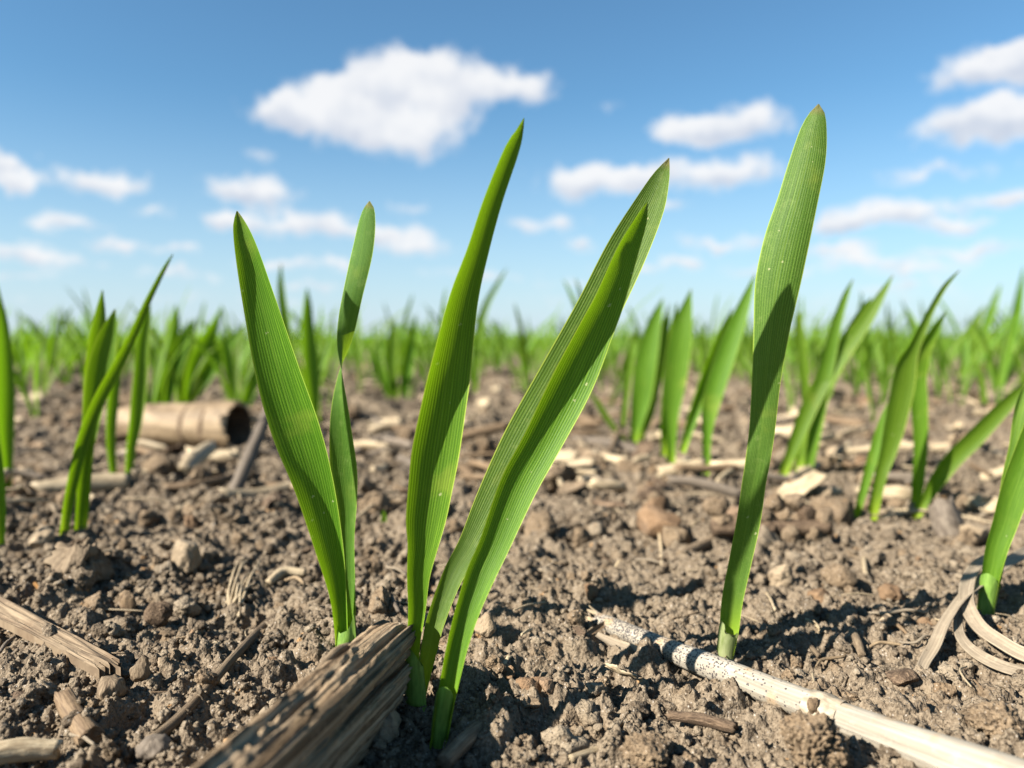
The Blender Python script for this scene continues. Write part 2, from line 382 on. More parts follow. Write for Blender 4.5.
wv = b.vm('SUBTRACT', nz.outputs['Color'], (.5, .5, .5)); wv = b.vm('MULTIPLY', wv, (.10, .05, 0)); A1 = b.vm('ADD', A0, wv)
# every cloud as lobes: bearing and height above the horizon, with half sizes (in hundredths of a radian)
CL = [(282,112,38,16,.8),(325,104,46,24,.75),(372,84,48,30,.8),(405,138,56,24,.75),(455,78,50,26,.8),(518,88,42,15,.8),(345,126,44,20,.6),(440,108,50,24,.55),(415,65,40,16,.5),
 (102,181,42,13,.95),(8,163,16,14,.75),(20,183,22,9,.8),(255,188,46,17,.85),(300,222,75,14,.75),(222,222,26,10,.6),(400,228,34,12,.5),(730,124,62,19,.95),(700,132,40,14,.7),
 (590,180,56,18,.95),(640,172,40,16,.7),(725,174,55,16,.85),(985,66,48,18,.95),(1030,58,40,16,.8),(985,122,58,20,1),(1030,112,40,18,.9),(930,172,70,8,.45),(888,213,56,14,.9),(838,224,30,9,.6),
 (992,198,32,10,.7),(720,240,52,10,.6),(565,220,26,11,.6),(582,242,24,8,.5),(120,246,24,10,.6),(35,228,28,8,.45),(270,264,40,8,.6),(340,262,36,9,.6),(420,246,44,13,.65),(60,262,40,9,.5),(15,250,30,8,.5),(180,252,30,8,.5),(640,268,46,9,.55),(690,262,30,8,.5),(860,258,56,10,.6),(980,250,44,9,.55),(760,272,60,8,.5),(180,278,50,7,.45),(480,276,60,8,.5),(300,284,50,6,.5),(75,222,30,8,.6),(150,210,26,7,.45),(410,205,24,8,.5),(520,225,28,8,.55),(660,205,34,9,.5),(960,225,34,9,.6),(830,246,34,8,.6),(930,268,50,7,.55),(370,232,40,8,.5),(20,276,50,6,.5),(900,284,60,7,.45),(570,286,50,6,.4),(260,152,24,8,.35),(610,105,20,8,.3),(560,300,160,8,.25),(200,300,160,9,.25),(900,298,160,9,.25)]
CL += [(x, y, a, c, w) for x, y, a, c, w in [(-160,120,70,24,1),(-120,210,60,14,.8),(-260,180,60,18,.9),(1180,150,70,22,1),(1240,210,60,14,.8),(1330,100,70,24,.9)]]
dens = None; vsum = None
for x, y, a, c, w in CL:
    k = ray(x, y); k = k/np.linalg.norm(k); ca = math.atan2(k[0], k[1]); ce = math.asin(k[2])
    q = b.vm('SUBTRACT', A1, (ca, ce, 0)); q = b.vm('MULTIPLY', q, (FPX/a/1.3, FPX/c/1.3, 0)); l = b.vm('LENGTH', q)
    d = b.math('MULTIPLY', b.math('SUBTRACT', 1.0, l, clamp=True), w*1.5)
    s3 = b.n('ShaderNodeSeparateXYZ'); wt.links.new(q, s3.inputs[0]); vy = b.math('MULTIPLY', d, s3.outputs[1])
    dens = d if dens is None else b.math('ADD', dens, d); vsum = vy if vsum is None else b.math('ADD', vsum, vy)
    cz = b.n('ShaderNodeCombineXYZ'); wt.links.new(b.math('MULTIPLY', dens, 1e-7), cz.inputs[0]); wt.links.new(b.math('MULTIPLY', vsum, 1e-7), cz.inputs[1]); A1 = b.vm('ADD', A1, cz.outputs[0])      # lobes are evaluated one after another
vpos = b.math('DIVIDE', vsum, b.math('ADD', dens, .05)); dens = b.math('MINIMUM', dens, 1.5)
nf = b.noise(A0, 38, 7, .66); nl = b.noise(A0, 9, 3, .5)
dd = b.math('ADD', dens, b.math('MULTIPLY', b.math('SUBTRACT', nf, .5), 1.35))
dd = b.math('ADD', dd, b.math('MULTIPLY', b.math('SUBTRACT', nl, .5), .3))
gate = b.ramp(dens, .0, .15)
mask = b.math('MULTIPLY', b.ramp(dd, .20, .92), gate)
up = b.math('ADD', b.math('MULTIPLY', b.math('SUBTRACT', b.noise(b.vm('ADD', A0, (.012, -.014, 0)), 24, 4, .55), .5), 1.5), b.math('MAXIMUM', b.ramp(vpos, -.42, .16, .25, 1.0), b.ramp(dd, .3, 1.0, .9, .0)), clamp=True)
K = CLOUD_K
ccol = b.mix(up, (.60*K, .66*K, .78*K), (.98*K, .98*K, .99*K))
scol = b.mix(1.0, sky.outputs[0], SKY_TINT, 'MULTIPLY')
veil = b.math('POWER', b.ramp(el, .30, -.01, 0, 1, False), 1.7)            # pale air low over the horizon
scol = b.mix(b.math('MULTIPLY', veil, .88), scol, (.68*K, .79*K, .94*K))
colr = b.mix(b.math('MULTIPLY', mask, .93), scol, ccol)
bg = b.n('ShaderNodeBackground'); wt.links.new(colr, bg.inputs[0]); bg.inputs[1].default_value = SKY_STR; W.cycles.sampling_method = 'NONE'
wo = b.n('ShaderNodeOutputWorld'); wt.links.new(bg.outputs[0], wo.inputs[0])

sl = bpy.data.lights.new('sun', 'SUN'); sl.energy = SUN_E; sl.angle = R(.55); sl.color = (1, .94, .85)
so = bpy.data.objects.new('sun', sl); COL.objects.link(so); so.location = (-2, -1, 2); so.rotation_euler = TOSUN.to_track_quat('Z', 'Y').to_euler()

cd = bpy.data.cameras.new('camera'); co = bpy.data.objects.new('camera', cd); COL.objects.link(co); S.camera = co
cd.sensor_width = 36; cd.lens = FPX/1024*36; cd.clip_start = .005; cd.clip_end = 20000
co.location = CAM; co.rotation_euler = (math.pi/2-PITCH, 0, 0)
cd.dof.use_dof = True; cd.dof.focus_distance = .143; cd.dof.aperture_fstop = FSTOP; cd.dof.aperture_blades = 0

S.view_settings.view_transform = 'Standard'; S.view_settings.look = 'None'; S.view_settings.exposure = EXPO; S.view_settings.gamma = 1
S.render.engine = 'CYCLES'; S.cycles.max_bounces = 4; S.cycles.diffuse_bounces = 2; S.cycles.transmission_bounces = 3; S.cycles.glossy_bounces = 2
S.cycles.use_denoising = True; S.cycles.denoiser = 'OPENIMAGEDENOISE'; S.cycles.sample_clamp_indirect = 6
S.cycles.use_adaptive_sampling = False

# ------------------------------------------------------------------ the ground: one sheet to the horizon
def build_ground():
    oy = -.035
    a = np.r_[np.linspace(-180, -75, 22)[:-1], np.linspace(-75, -43, 60)[:-1], np.linspace(-43, 43, 840), np.linspace(43, 75, 60)[1:], np.linspace(75, 180, 22)[1:-1]]
    a = np.radians(a); nc = len(a)
    rs = [.004, .02, .05]; r = .08
    while r < .13: rs.append(r); r += .0012
    while r < .32: rs.append(r); r += .00036
    while r < 3.2: rs.append(r); r *= 1.0031
    while r < 6000: rs.append(r); r *= 1.07
    rs = np.array(rs); n = len(rs)
    X = rs[:, None]*np.sin(a)[None]; Y = rs[:, None]*np.cos(a)[None]+oy
    Z = terrain(X.ravel(), Y.ravel())
    V = np.stack([X.ravel(), Y.ravel(), Z], -1); f = gridfaces(n, nc, True)[:, ::-1]
    o = mk('ground', V, f, M['soil']); tag(o, 'dry crumbly brown field soil running to the horizon', 'soil', kind='structure')
build_ground()

def build_crumbs():
    N = N_CRUMB
    r = np.exp(rng.uniform(math.log(.11), math.log(1.3), N)); a = rng.uniform(-R(46), R(46), N)
    x = r*np.sin(a); y = r*np.cos(a)-.035
    s = .00026*np.exp(np.abs(rng.normal(0, .72, N)))*(.75+np.maximum(r-.15, 0)*3.2)
    s = np.minimum(s, .0042*(.6+r*1.5))
    keep = fbm(x*38, y*38, 77, 3)+.32 > rng.uniform(0, .55, N)
    x, y, s, r = x[keep], y[keep], s[keep], r[keep]; z = terrain(x, y)
    px = s/np.maximum(y, .1)*FPX; VV = []; FF = []; base = 0
    for sub, lo, hi in ((1, 0, 3.0), (2, 3.0, 8.0), (3, 8.0, 1e9)):
        sel = np.where((px >= lo) & (px < hi))[0]
        T = [lump(sub, 300+k, .75, .2 if sub > 1 else 0, 3, 1.6) for k in range(7)]
        pick = rng.integers(0, 7, len(sel))
        for k in range(7):
            ids = sel[pick == k]
            if not len(ids): continue
            v, f = T[k]; n = len(ids)
            q = nrm(rng.normal(0, 1, (n, 4))); w, i, j, l = q.T
            Rm = np.stack([1-2*(j*j+l*l), 2*(i*j-l*w), 2*(i*l+j*w), 2*(i*j+l*w), 1-2*(i*i+l*l), 2*(j*l-i*w), 2*(i*l-j*w), 2*(j*l+i*w), 1-2*(i*i+j*j)], -1).reshape(n, 3, 3)
            sc = s[ids][:, None]*rng.uniform(.7, 1.25, (n, 3))
            U = np.einsum('nij,nvj->nvi', Rm, v[None]*sc[:, None, :])
            U[..., 2] *= .85
            U += np.stack([x[ids], y[ids], z[ids]+s[ids]*rng.uniform(-.1, .55, n)], -1)[:, None, :]
            VV.append(U.reshape(-1, 3)); FF.append((f[None]+(np.arange(n)*len(v))[:, None, None]+base).reshape(-1, 3)); base += n*len(v)
    o = mk('soil_crumbs', np.vstack(VV), np.vstack(FF), M['crumb'])
    tag(o, 'loose grey-brown crumbs and grains of dry soil', 'soil crumbs', kind='stuff')
build_crumbs()
# ------------------------------------------------------------------ named seedlings
def leafspec(rows, D0, basez):
    """rows: px, py, ddepth(mm), half width(px, across the picture), roll(deg), curl(deg)"""
    out = []; rr = np.array(rows, float)
    tx = np.gradient(rr[:, 0]); ty = np.gradient(rr[:, 1])
    for i, (px, py, dd, hw, ro, cu) in enumerate(rows):
        d = D0+dd*.001; p = at(px, py, d); c = abs(R(cu))
        k = abs(ty[i])/math.hypot(tx[i], ty[i])
        w = hw*k*ppm(d)*(.86 if D0 > .24 else 1); w = w*c/math.sin(c) if .02 < c < 1.5 else (w*c if c >= 1.5 else w)
        out.append([*p, w, R(ro), R(cu)])
    return np.array(out)
def seedling(base_px, label, leaves, sheaths=(), group=None, mats=None, n=72, m=17, D=None):
    b0 = hit(*base_px); d0 = b0[1] if D is None else D
    if D is not None: b0 = at(*base_px, D)
    b0[2] = ground_z(b0[0], b0[1])
    t = thing('wheat_seedling', b0, label, 'seedling', group)
    for i, rows in enumerate(leaves):
        C = leafspec(rows, d0, b0[2])
        # root the blade a little under the soil
        r0 = C[0].copy(); dirn = nrm(C[0, :3]-C[1, :3]); r0[:3] += dirn*.003; C = np.vstack([r0, C])
        v, f, uv = ribbon(C, n, m, wave=.015)
        mk('leaf', v, f, M[(mats or {}).get(i, 'leaf' if d0 < .24 else 'leaf_far')], t, uv, origin=b0)
    for rows, mat in sheaths:
        C = np.array([[*at(px, py, d0+dd*.001), hw*ppm(d0)] for px, py, dd, hw in rows])
        v, f, uv = tube(C, 18, 14, cap=False, slant=.9 if mat == 'husk' else 1.6, jag=.5 if mat == 'husk' else .1, seed=int(rows[0][0]))
        mk('sheath', v, f, M[mat], t, uv, origin=b0)
    return t

seedling((346, 650), 'seedling behind the weathered wood, broad leaf leaning left, slim second leaf with pale tip', [
    [(342,650,0,6,0,110),(338,600,0,8,8,70),(329,550,-1,14,8,50),(314,485,-2,20,-2,42),(297,430,-3,25,-12,36),(279,372,-4,23,-17,34),(260,300,-5,17,-16,38),(247,250,-6,11.5,-10,46),(240,225,-6,6.5,-6,50),(237,211,-6,.5,-4,40)],
    [(350,646,1,6,0,100),(349,590,2,7,-10,60),(348,540,3,7,-14,45),(346.5,500,3,11,-10,40),(344,470,3,13.5,-8,36),(341,430,3,11,-12,30),(340.5,400,3,8.5,-34,22),(341,375,3,6.5,-72,14),(344,345,3,8.5,-140,12),(351,302,3,10,-190,16),(361.5,252,3,12,-210,20),(366.5,220,3,9.5,-214,24),(369,206,3,5,-214,20),(369.5,201,3,.5,-214,10)]],
    [([(346,656,0,10.5),(346,640,0,10),(346,618,.5,8.5)], 'sheath')], mats={1: 'leaf_pale'})
seedling((416, 712), 'seedling at the jagged wood end with one tall upright leaf and one leaning right', [
    [(411,668,0,7,10,110),(413,640,0,7,10,90),(416,610,0,9,14,60),(418,576,0,11.5,6,54),(423,545,0,15.5,0,50),(426,520,0,20,-2,46),(431,485,0,22.5,-2,46),(436,450,0,24,0,46),(444,400,-.5,22.5,8,46),(450,360,-1,21.5,22,44),(461,300,-2,17.5,30,44),(476,250,-3,13.5,34,44),(491,200,-4,12,36,46),(510,150,-5,10,36,46),(518,134,-5,6,36,40),(524,118,-5,.5,36,30)],
    [(420,690,2,7.5,0,110),(429,650,3,8.5,0,85),(436,620,5,10,0,60),(453,576,7.5,12,-4,40),(472,545,9.5,16,-10,26),(496,500,11.5,23,-14,20),(526,443,13,28,-14,18),(560,382,13.3,28,-14,18),(588,330,13.1,26,-12,20),(602,303,12.9,25,-12,22),(627,252,12.4,23.5,-12,26),(649,208,11.5,17.5,-12,32),(661,178,11.2,9.5,-12,34),(669,158,11,.5,-12,20)]],
    [([(416,722,0,11),(416,700,0,10.5),(415.5,680,0,10),(415,655,0,8.5)], 'sheath')], mats={1: 'leaf_pale'})
seedling((440, 740), 'nearest seedling, one dark pointed leaf leaning right in front of a lighter leaf', [
    [(440,735,0,9,0,130),(446,700,0,9.5,0,110),(456,650,2,11,4,80),(467,612,3.5,13,2,60),(480,576,5,16,2,52),(494,545,6.5,17,3,46),(518,486,8.5,21,4,44),(541,443,9.5,22,6,42),(571,382,10.5,24,14,42),(594,330,11.2,21,26,42),(607,300,11.5,19,34,42),(625,252,11.8,15,38,42),(640,220,12,8.5,38,40),(647.5,202,12,.5,38,24)]],
    [([(439,744,0,9),(441,722,0,9.5),(445,698,0,9.8)], 'sheath')])
seedling((726, 660), 'single upright leaf with rounded tip behind the bleached stalk, papery sheath at its base', [
    [(725,655,0,8,0,90),(729,630,0,9.5,0,60),(732,600,0,10.5,6,40),(740,560,0,11.5,14,30),(748,520,0,12.5,20,24),(754,480,0,12,14,20),(757,465,0,12,6,16),(762,430,0,12.5,0,-14),(766,380,0,14,-6,-22),(771,330,0,17.5,-8,-28),(777,283,0,22,-8,-30),(786,240,0,22.5,-8,-30),(797,200,0,20,-8,-30),(807,160,0,17.5,-8,-32),(813,130,0,13,-8,-34),(817,113,0,7.5,-8,-30),(818.5,104,0,.6,-8,-20)]],
    [([(725,664,0,9.5),(726,648,0,9.3),(728.5,630,0,9.8),(731,622,0,10)], 'husk')], mats={0: 'leaf_pale'})
seedling((985, 613), 'seedling cut by the right edge of the photo beside curled dry leaf strips', [
    [(985,612,0,7,0,100),(990,580,0,8,0,70),(996,550,0,10,6,50),(1004,525,0,11.5,10,44),(1015,490,0,13.5,10,40),(1030,450,0,14,8,36),(1048,400,0,12,4,34),(1062,360,0,8,0,34),(1072,335,0,.5,0,30)],
    [(988,610,3,6,0,90),(994,570,4,8,0,60),(1005,520,5,8,0,40),(1012,480,6,9,-6,34),(1019,450,7,9,-12,34),(1030,405,8,12,-20,34),(1046,360,9,8,-20,30),(1054,335,9,.5,-20,30)]],
    [([(985,618,0,8),(987,600,0,8.2),(989,585,0,8.6)], 'sheath')])
seedling((918, 516), 'leaf bent low to the right out of the soil beside a grey wood stub', [
    [(918,516,0,4,0,80),(926,500,0,6,6,50),(936,482,-2,10,10,40),(953,459,-4,13,14,36),(975,437,-6,14,16,34),(998,413,-8,12,16,34),(1018,393,-10,8,16,34),(1032,377,-10,.5,16,30)]])
seedling((915, 513), 'upright crossed leaf just left of the low bent leaf, dark on its right half', [
    [(915,513,0,4.5,0,90),(918,483,0,6.5,0,60),(921,446,0,7.5,-8,44),(919,405,0,9,6,36),(916,378,0,11,20,34),(922,352,-2,10,30,36),(935,329,-4,6.5,34,36),(946,311,-5,.5,34,30)]])
seedling((871, 523), 'seedling whose long tapering leaf ends in a thin tip bent right above the horizon', [
    [(872,521,0,5,0,90),(876,498,0,6,4,60),(881,474,0,7,8,44),(887,455,0,9,12,36),(894,426,0,12,16,32),(902,388,0,13,20,30),(906,364,0,12,26,34),(914,345,0,8,30,40),(928,315,0,5,30,44),(942,290,0,4,28,44),(952,278,0,2.6,20,40),(960,270,0,.4,20,30)],
    [(858,510,6,4,0,80),(868,474,6,5.5,0,50),(879,440,6,7,-10,34),(886,415,6,5,-20,30),(893,395,6,.5,-20,30)]])
seedling((797, 482), 'bushy seedling right of the rounded-tip leaf, its longest leaf pale and leaning right', [
    [(782,478,0,5,0,80),(800,430,0,9,0,44),(818,390,0,11,-4,32),(843,352,0,12,-8,28),(868,317,0,9,-10,30),(882,294,0,5,-10,34),(893,275,0,.5,-10,30)],
    [(806,484,0,4,0,80),(816,425,0,7.5,4,44),(822,385,0,9,6,36),(829,355,0,8,10,34),(836,325,0,6,10,34),(845,297,0,4,10,34),(853,279,0,.5,10,30)],
    [(797,470,8,4,0,70),(806,415,8,4.5,0,40),(803,365,8,5,0,34),(800,330,8,4,0,34),(799,312,8,.5,0,30)],
    [(800,470,12,5,0,70),(822,395,12,9,20,40),(845,345,12,10,24,34),(862,312,12,6,24,30),(872,297,12,.5,20,30)]])
GI = None
seedling((634, 444), 'seedling with a pale twisted leaf, leftmost of three close together right of centre', [
    [(634,442,0,4,0,80),(637,420,0,8,0,50),(642,394,0,12,-6,34),(647,358,0,13,-10,30),(655,322,0,8,-4,34),(663,298,0,.5,0,30)],
    [(640,438,4,4,0,80),(648,410,4,8,26,50),(655,372,4,9,30,44),(664,330,4,6,30,40),(668,305,4,.5,30,30)],
    [(624,440,4,3,0,60),(608,420,4,4.5,0,44),(597,402,4,4,0,34),(590,392,4,.5,0,30)],
    [(622,425,10,3,0,60),(627,385,10,4,0,40),(631,350,10,4,0,34),(632,334,10,.5,0,30)]])
seedling((670, 466), 'broad bright seedling standing in the middle of three close together right of centre', [
    [(671,466,0,4.5,0,90),(671,440,0,6,0,60),(671,415,0,9,0,40),(674,385,0,13,0,30),(679,350,0,14,-4,28),(684,320,0,10,-6,32),(691,289,0,.5,0,30)],
    [(664,450,3,3.5,0,80),(665,420,3,6,20,50),(668,380,3,8,30,44),(673,335,3,6,34,40),(677,302,3,.5,30,30)]])
seedling((706, 477), 'seedling whose bright leaf leans right, nearest of three close together right of centre', [
    [(706,476,0,4,0,90),(707,435,0,5.5,0,60),(711,405,0,10,-4,38),(721,370,0,12,-6,30),(734,332,0,11,-6,30),(745,303,0,7,-6,32),(755,274,0,.5,-6,30)],
    [(684,446,3,4,0,80),(694,412,3,7,20,50),(708,372,3,9,30,44),(720,340,3,8,32,40),(732,308,3,.5,30,30)]])
seedling((70, 537), 'tall seedling at left with one very long thin leaf pointing up right past the horizon', [
    [(64,537,0,4,0,100),(68,507,0,4.6,0,80),(76,467,0,5.5,4,60),(84,437,0,6.2,8,50),(99,400,0,6.4,10,46),(117,366,0,5.8,12,44),(134,332,0,4.6,12,44),(147,303,0,3.4,4,44),(159,279,0,2.6,0,40),(167,264,0,1.8,0,40),(173,254,0,.4,0,30)],
    [(78,534,2,4,0,100),(81,500,2,4.5,0,70),(86,455,2,6,-4,46),(93,410,2,9,-8,36),(101,368,2,11.5,-12,34),(109,335,2,9,-14,36),(115,309,2,.5,-14,30)],
    [(84,520,5,3.5,0,80),(88,440,5,6,6,50),(93,370,5,8,10,40),(99,322,5,6,10,36),(102.5,290,5,.5,10,30)]])
seedling((128, 487), 'upright dark narrow seedling in front of the broken hollow stalk', [
    [(128,486,0,3.5,0,90),(131,450,0,5,0,60),(136,420,0,7,-4,46),(140,385,0,8,-8,40),(143,350,0,7,-12,40),(147,322,0,5,-12,36),(150,303,0,.5,-12,30)],
    [(114,478,4,3.5,0,80),(111,440,4,5,0,50),(113,400,4,6,6,40),(117,365,4,5,6,36),(119,340,4,.5,6,30)]])
seedling((7, 492), 'dark blade cut by the left edge of the photo, reaching well above the horizon', [
    [(8,491,0,3.5,0,90),(8,462,0,5,4,60),(6,425,0,8,10,46),(5,385,0,9,16,40),(2,330,0,7,20,40),(-2,300,0,4,20,36),(-4,280,0,.4,20,30)],
    [(2,490,3,3,0,80),(-2,450,3,6,0,46),(-8,410,3,8,0,36),(-16,365,3,6,0,34),(-20,330,3,.5,0,30)]])
seedling((0, 550), 'blade just peeping in at the lower left edge of the photo', [
    [(0,549,0,3.5,0,90),(-1,510,0,6,0,60),(-8,460,0,9,0,44),(-20,400,0,10,0,36),(-34,340,0,6,0,34),(-40,310,0,.5,0,30)]])
seedling((315, 424), 'dark single blade standing between the two leaves of the front left seedling', [
    [(316,422,0,4,0,80),(314,395,0,7,10,50),(310,362,0,9,18,44),(307,325,0,7.5,22,40),(307,305,0,5,22,40),(307,288,0,.5,20,30)],
    [(300,415,6,4,0,70),(296,380,6,7,0,40),(287,335,6,6,0,34),(281,290,6,4,0,34),(281,264,6,.5,0,30)]])
seedling((157, 412), 'dark green seedling behind the broken hollow stalk', [
    [(157,411,0,4,0,80),(161,385,0,9,10,50),(169,348,0,9,18,40),(174,322,0,6,20,40),(176,304,0,.5,20,30)],
    [(166,410,0,4,0,80),(172,380,0,7,-4,40),(182,345,0,8,-8,34),(190,320,0,.5,-8,30)]])
seedling((187, 406), 'clump of pale leaves fanning right behind the broken hollow stalk', [
    [(186,405,0,4,0,80),(196,368,0,11,0,40),(206,342,0,10,10,34),(214,325,0,6,20,34),(222,306,0,.5,20,30)],
    [(190,402,2,5,0,80),(210,368,2,11,-4,34),(228,345,2,8,-8,30),(244,325,2,.5,-8,30)],
    [(180,404,4,4,0,80),(183,370,4,8,-4,40),(188,340,4,8,-4,34),(196,318,4,.5,-4,30)]])
seedling((240, 415), 'seedling with leaves leaning left and right behind the front left seedling', [
    [(242,414,0,4,0,80),(252,385,0,8,0,40),(262,355,0,7,-8,34),(270,330,0,.5,-8,30)], [(238,412,2,4,0,80),(232,380,2,7,0,40),(226,350,2,6,8,34),(222,330,2,.5,8,30)]])
seedling((400, 402), 'small double clump seen in the gap left of the tallest front leaf', [
    [(396,402,0,3.5,0,80),(392,372,0,7,-4,44),(393,342,0,6,-4,36),(395,318,0,.5,-4,30)], [(404,404,1,3.5,0,80),(406,372,1,7,4,44),(411,342,1,7,8,36),(416,314,1,.5,8,30)], [(390,398,2,3.5,0,80),(380,370,2,6,0,44),(374,345,2,.5,0,30)]])
seedling((474, 396), 'thin pale blade showing just right of the tallest front leaf', [
    [(474,395,0,3,0,80),(476,360,0,5,0,44),(480,325,0,5,0,36),(487,303,0,4,0,34),(497,285,0,3,0,34),(507,268,0,.4,0,30)]])
seedling((1000, 388), 'dark tall blade near the right edge at the horizon', [
    [(999,387,0,4,0,80),(1004,365,0,7,10,44),(1012,335,0,7,16,40),(1018,302,0,5,20,40),(1024,266,0,.5,20,30)], [(1003,386,3,4,0,80),(1012,360,3,6,0,44),(1024,335,3,.5,0,34)]])
seedling((984, 408), 'short slim blade low in the field above the low bent leaf', [
    [(984,408,0,3,0,80),(983,390,0,3.6,0,44),(979,372,0,3,0,40),(977,362,0,.4,0,30)]])
seedling((966, 378), 'two slender leaves leaning right near the right edge below the sky', [
    [(965,376,0,4,0,80),(974,355,0,6,0,44),(985,328,0,5,0,36),(994,303,0,4,0,34),(1001,284,0,.5,0,30)], [(960,378,2,4,0,80),(968,350,2,6,6,44),(975,325,2,6,8,36),(984,306,2,.5,8,30)]])
seedling((384, 526), 'tiny new green shoot just breaking the soil between the two front plants', [
    [(384,526,0,2.6,0,80),(384,520,0,3,0,60),(383.5,514,0,2.4,0,50),(383,510,0,.4,0,30)]], n=14, m=7)

# ------------------------------------------------------------------ the field behind: repeats of a few kinds
def proto_leaves(rnd, size):
    L = []
    k = rnd.choice((2, 2, 3, 3, 4)); a0 = rnd.uniform(0, 6.28)
    for i in range(k):
        a = a0+i*2.4+rnd.uniform(-.5, .5); h = size*rnd.uniform(.55, 1.0) if i else size
        lean = rnd.uniform(.05, .42); bend = rnd.uniform(0, .35); w = rnd.uniform(.0020, .0037)
        dx, dy = math.cos(a), math.sin(a); ro = rnd.uniform(-.5, .5); cu = R(rnd.uniform(24, 46)); C = []
        for s, ww, cc in ((-.05, .35, 1.5), (.0, .4, 1.5), (.25, .6, 1.0), (.5, .95, .0), (.75, .9, 0), (.92, .5, 0), (1.0, .03, 0)):
            o = h*(lean*max(s, 0)**1.3+bend*max(s, 0)**3); C.append([dx*o+.0015*i*dx, dy*o, h*s*(1-.18*bend*s), w*ww, ro*s, cc or cu])
        L.append((np.array(C), (-dx*.6-.2, -dy*.6-.5, .3)))
    return L
kinds = []
rnd = random.Random(5)
for i in range(14): kinds.append(proto_leaves(rnd, rnd.uniform(.092, .138)))
def meshes(L, n, m):
    V, F, U, b = [], [], [], 0
    for C, fc in L:
        v, f, u = ribbon(C, n, m, facing=fc); V.append(v); F.append(f+b); U.append(u); b += len(v)
    return V, F, U
GROUP = 'blurred wheat seedlings in the field behind'
LAB = 'blurred green wheat seedling in the field rows between the front plants and the horizon'
protoA = []; spots = []
pr = random.Random(21)
def free(x, y):
    px = 512+x/y*FPX
    return True
y = .60
while len(spots) < 272:                                   # drill rows run across the view, seedlings unevenly along them
    x = -y*.74
    while x < y*.74:
        x += pr.uniform(.020, .068)*(1.0+.55*(y < .95))*(1.7 if abs(x/y) < .2 and y < 1.2 else 1)
        if pr.random() < .80: spots.append((x+pr.gauss(0, .004), y+pr.gauss(0, .022)))
    y += pr.uniform(.065, .10)
YMAX = y
spots.sort(key=lambda s: s[1])
singles = {}
for i, (x, yy) in enumerate(spots):
    k = pr.randrange(14); z = ground_z(x, yy)-.001; rot = pr.gauss(0, .9); sc = pr.uniform(.78, 1.1)*(.78 if yy < .85 else (.88 if yy < 1.1 else 1))
    if yy < 1.0:
        key = ('a', k)
        if key not in singles:
            t = thing('wheat_seedling', (x, yy, z), LAB, 'seedling', GROUP)
            for C, fc in kinds[k]:
                v, f, u = ribbon(C, 26, 7, facing=fc); mk('leaf', v, f, M['leaf_far'], t, u)
            singles[key] = t
        else: t = copy_tree(singles[key]); t.location = (x, yy, z)
    else:
        key = ('b', k)
        if key not in singles:
            V, F, U = meshes(kinds[k], 14, 5)
            t = mk('wheat_seedling', np.vstack(V), np.vstack(F), M['leaf_far'], None, np.vstack(U)); tag(t, LAB, 'seedling', GROUP); t.location = (x, yy, z); singles[key] = t
        else: t = copy_tree(singles[key]); t.location = (x, yy, z)
    t.rotation_euler = (pr.gauss(0, .07), pr.gauss(.05, .08), rot); t.scale = (sc, sc, sc)
V, F, U, bse = [], [], [], 0
low = [tuple(np.vstack(q) if j != 1 else q for j, q in enumerate(meshes(kd, 6, 3))) for kd in kinds]
lowm = []
for kd in kinds:
    a, f, u = meshes(kd, 6, 3); lowm.append((np.vstack(a), np.vstack(f), np.vstack(u)))
y = YMAX
while y < 26:
    N = int(2.2*y/.045*.75); N = min(N, 620)
    xs = rng.uniform(-y*1.15, y*1.15, N)
    for x in xs:
        v, f, u = lowm[pr.randrange(14)]; a = pr.gauss(0, 1.0); c, s = math.cos(a), math.sin(a); sc = pr.uniform(.55, 1.0)*(.88 if y > 2.5 else 1)
        yy = y+pr.gauss(0, .03)
        w = np.stack([(v[:, 0]*c-v[:, 1]*s)*sc+x, (v[:, 0]*s+v[:, 1]*c)*sc+yy, v[:, 2]*sc-.001], -1)
        V.append(w); F.append(f+bse); U.append(u); bse += len(v)
    y += .10 if y < 6 else .10*(y/6)**1.2
o = mk('field_crop', np.vstack(V), np.vstack(F), M['leaf_far'], None, np.vstack(U))
tag(o, 'thin green band of countless far wheat seedlings along the horizon', 'crop', kind='stuff')
# ------------------------------------------------------------------ debris on the soil
def P3(px, py, lift=0.0, r=0.0):        # a point on the soil under a pixel, raised
    h = hit(px, py); h[2] = h[2]+lift; return h
def rod(name, pts, label, cat, mat, n=22, m=12, **kw):
    """pts: px, py, radius px, lift mm"""
    C = []
    for px, py, r, l in pts:
        h = hit(px, py); rr = r*ppm(h[1]); C.append([h[0], h[1], h[2]+rr*.75+l*.001, rr])
    v, f, uv = tube(C, n, m, seed=int(pts[0][0])+7, **kw); o0 = np.array(C)[:, :3].mean(0)
    return tag(mk(name, v, f, M[mat], None, uv, origin=o0), label, cat)
def lumpy(name, px, py, wpx, hpx, label, cat, mat, seed, depth=1.0, sub=4, rot=0.0, sink=.25, tilt=0.0, **kw):
    """lump seen centred at px,py with the given half sizes in pixels, standing on the soil"""
    h = hit(px, py+hpx*.8); d = h[1]; a = wpx*ppm(d); c = hpx*ppm(d)
    v, f = lump(sub, seed, **kw); mx = np.abs(v).max(0); v = v/mx*np.array([a, a*depth, c])
    E = Matrix.Rotation(rot, 3, 'Z') @ Matrix.Rotation(tilt, 3, 'Y'); v = v @ np.array(E).T
    h[2] = h[2]+c*(1-sink); h[1] += a*depth*.5
    k = 1+0*h[1]
    o = mk(name, v, f, M[mat], None, np.stack([np.arctan2(v[:, 0], v[:, 1])/6.28, v[:, 2]/(2*c)], -1)); o.location = h
    return tag(o, label, cat)

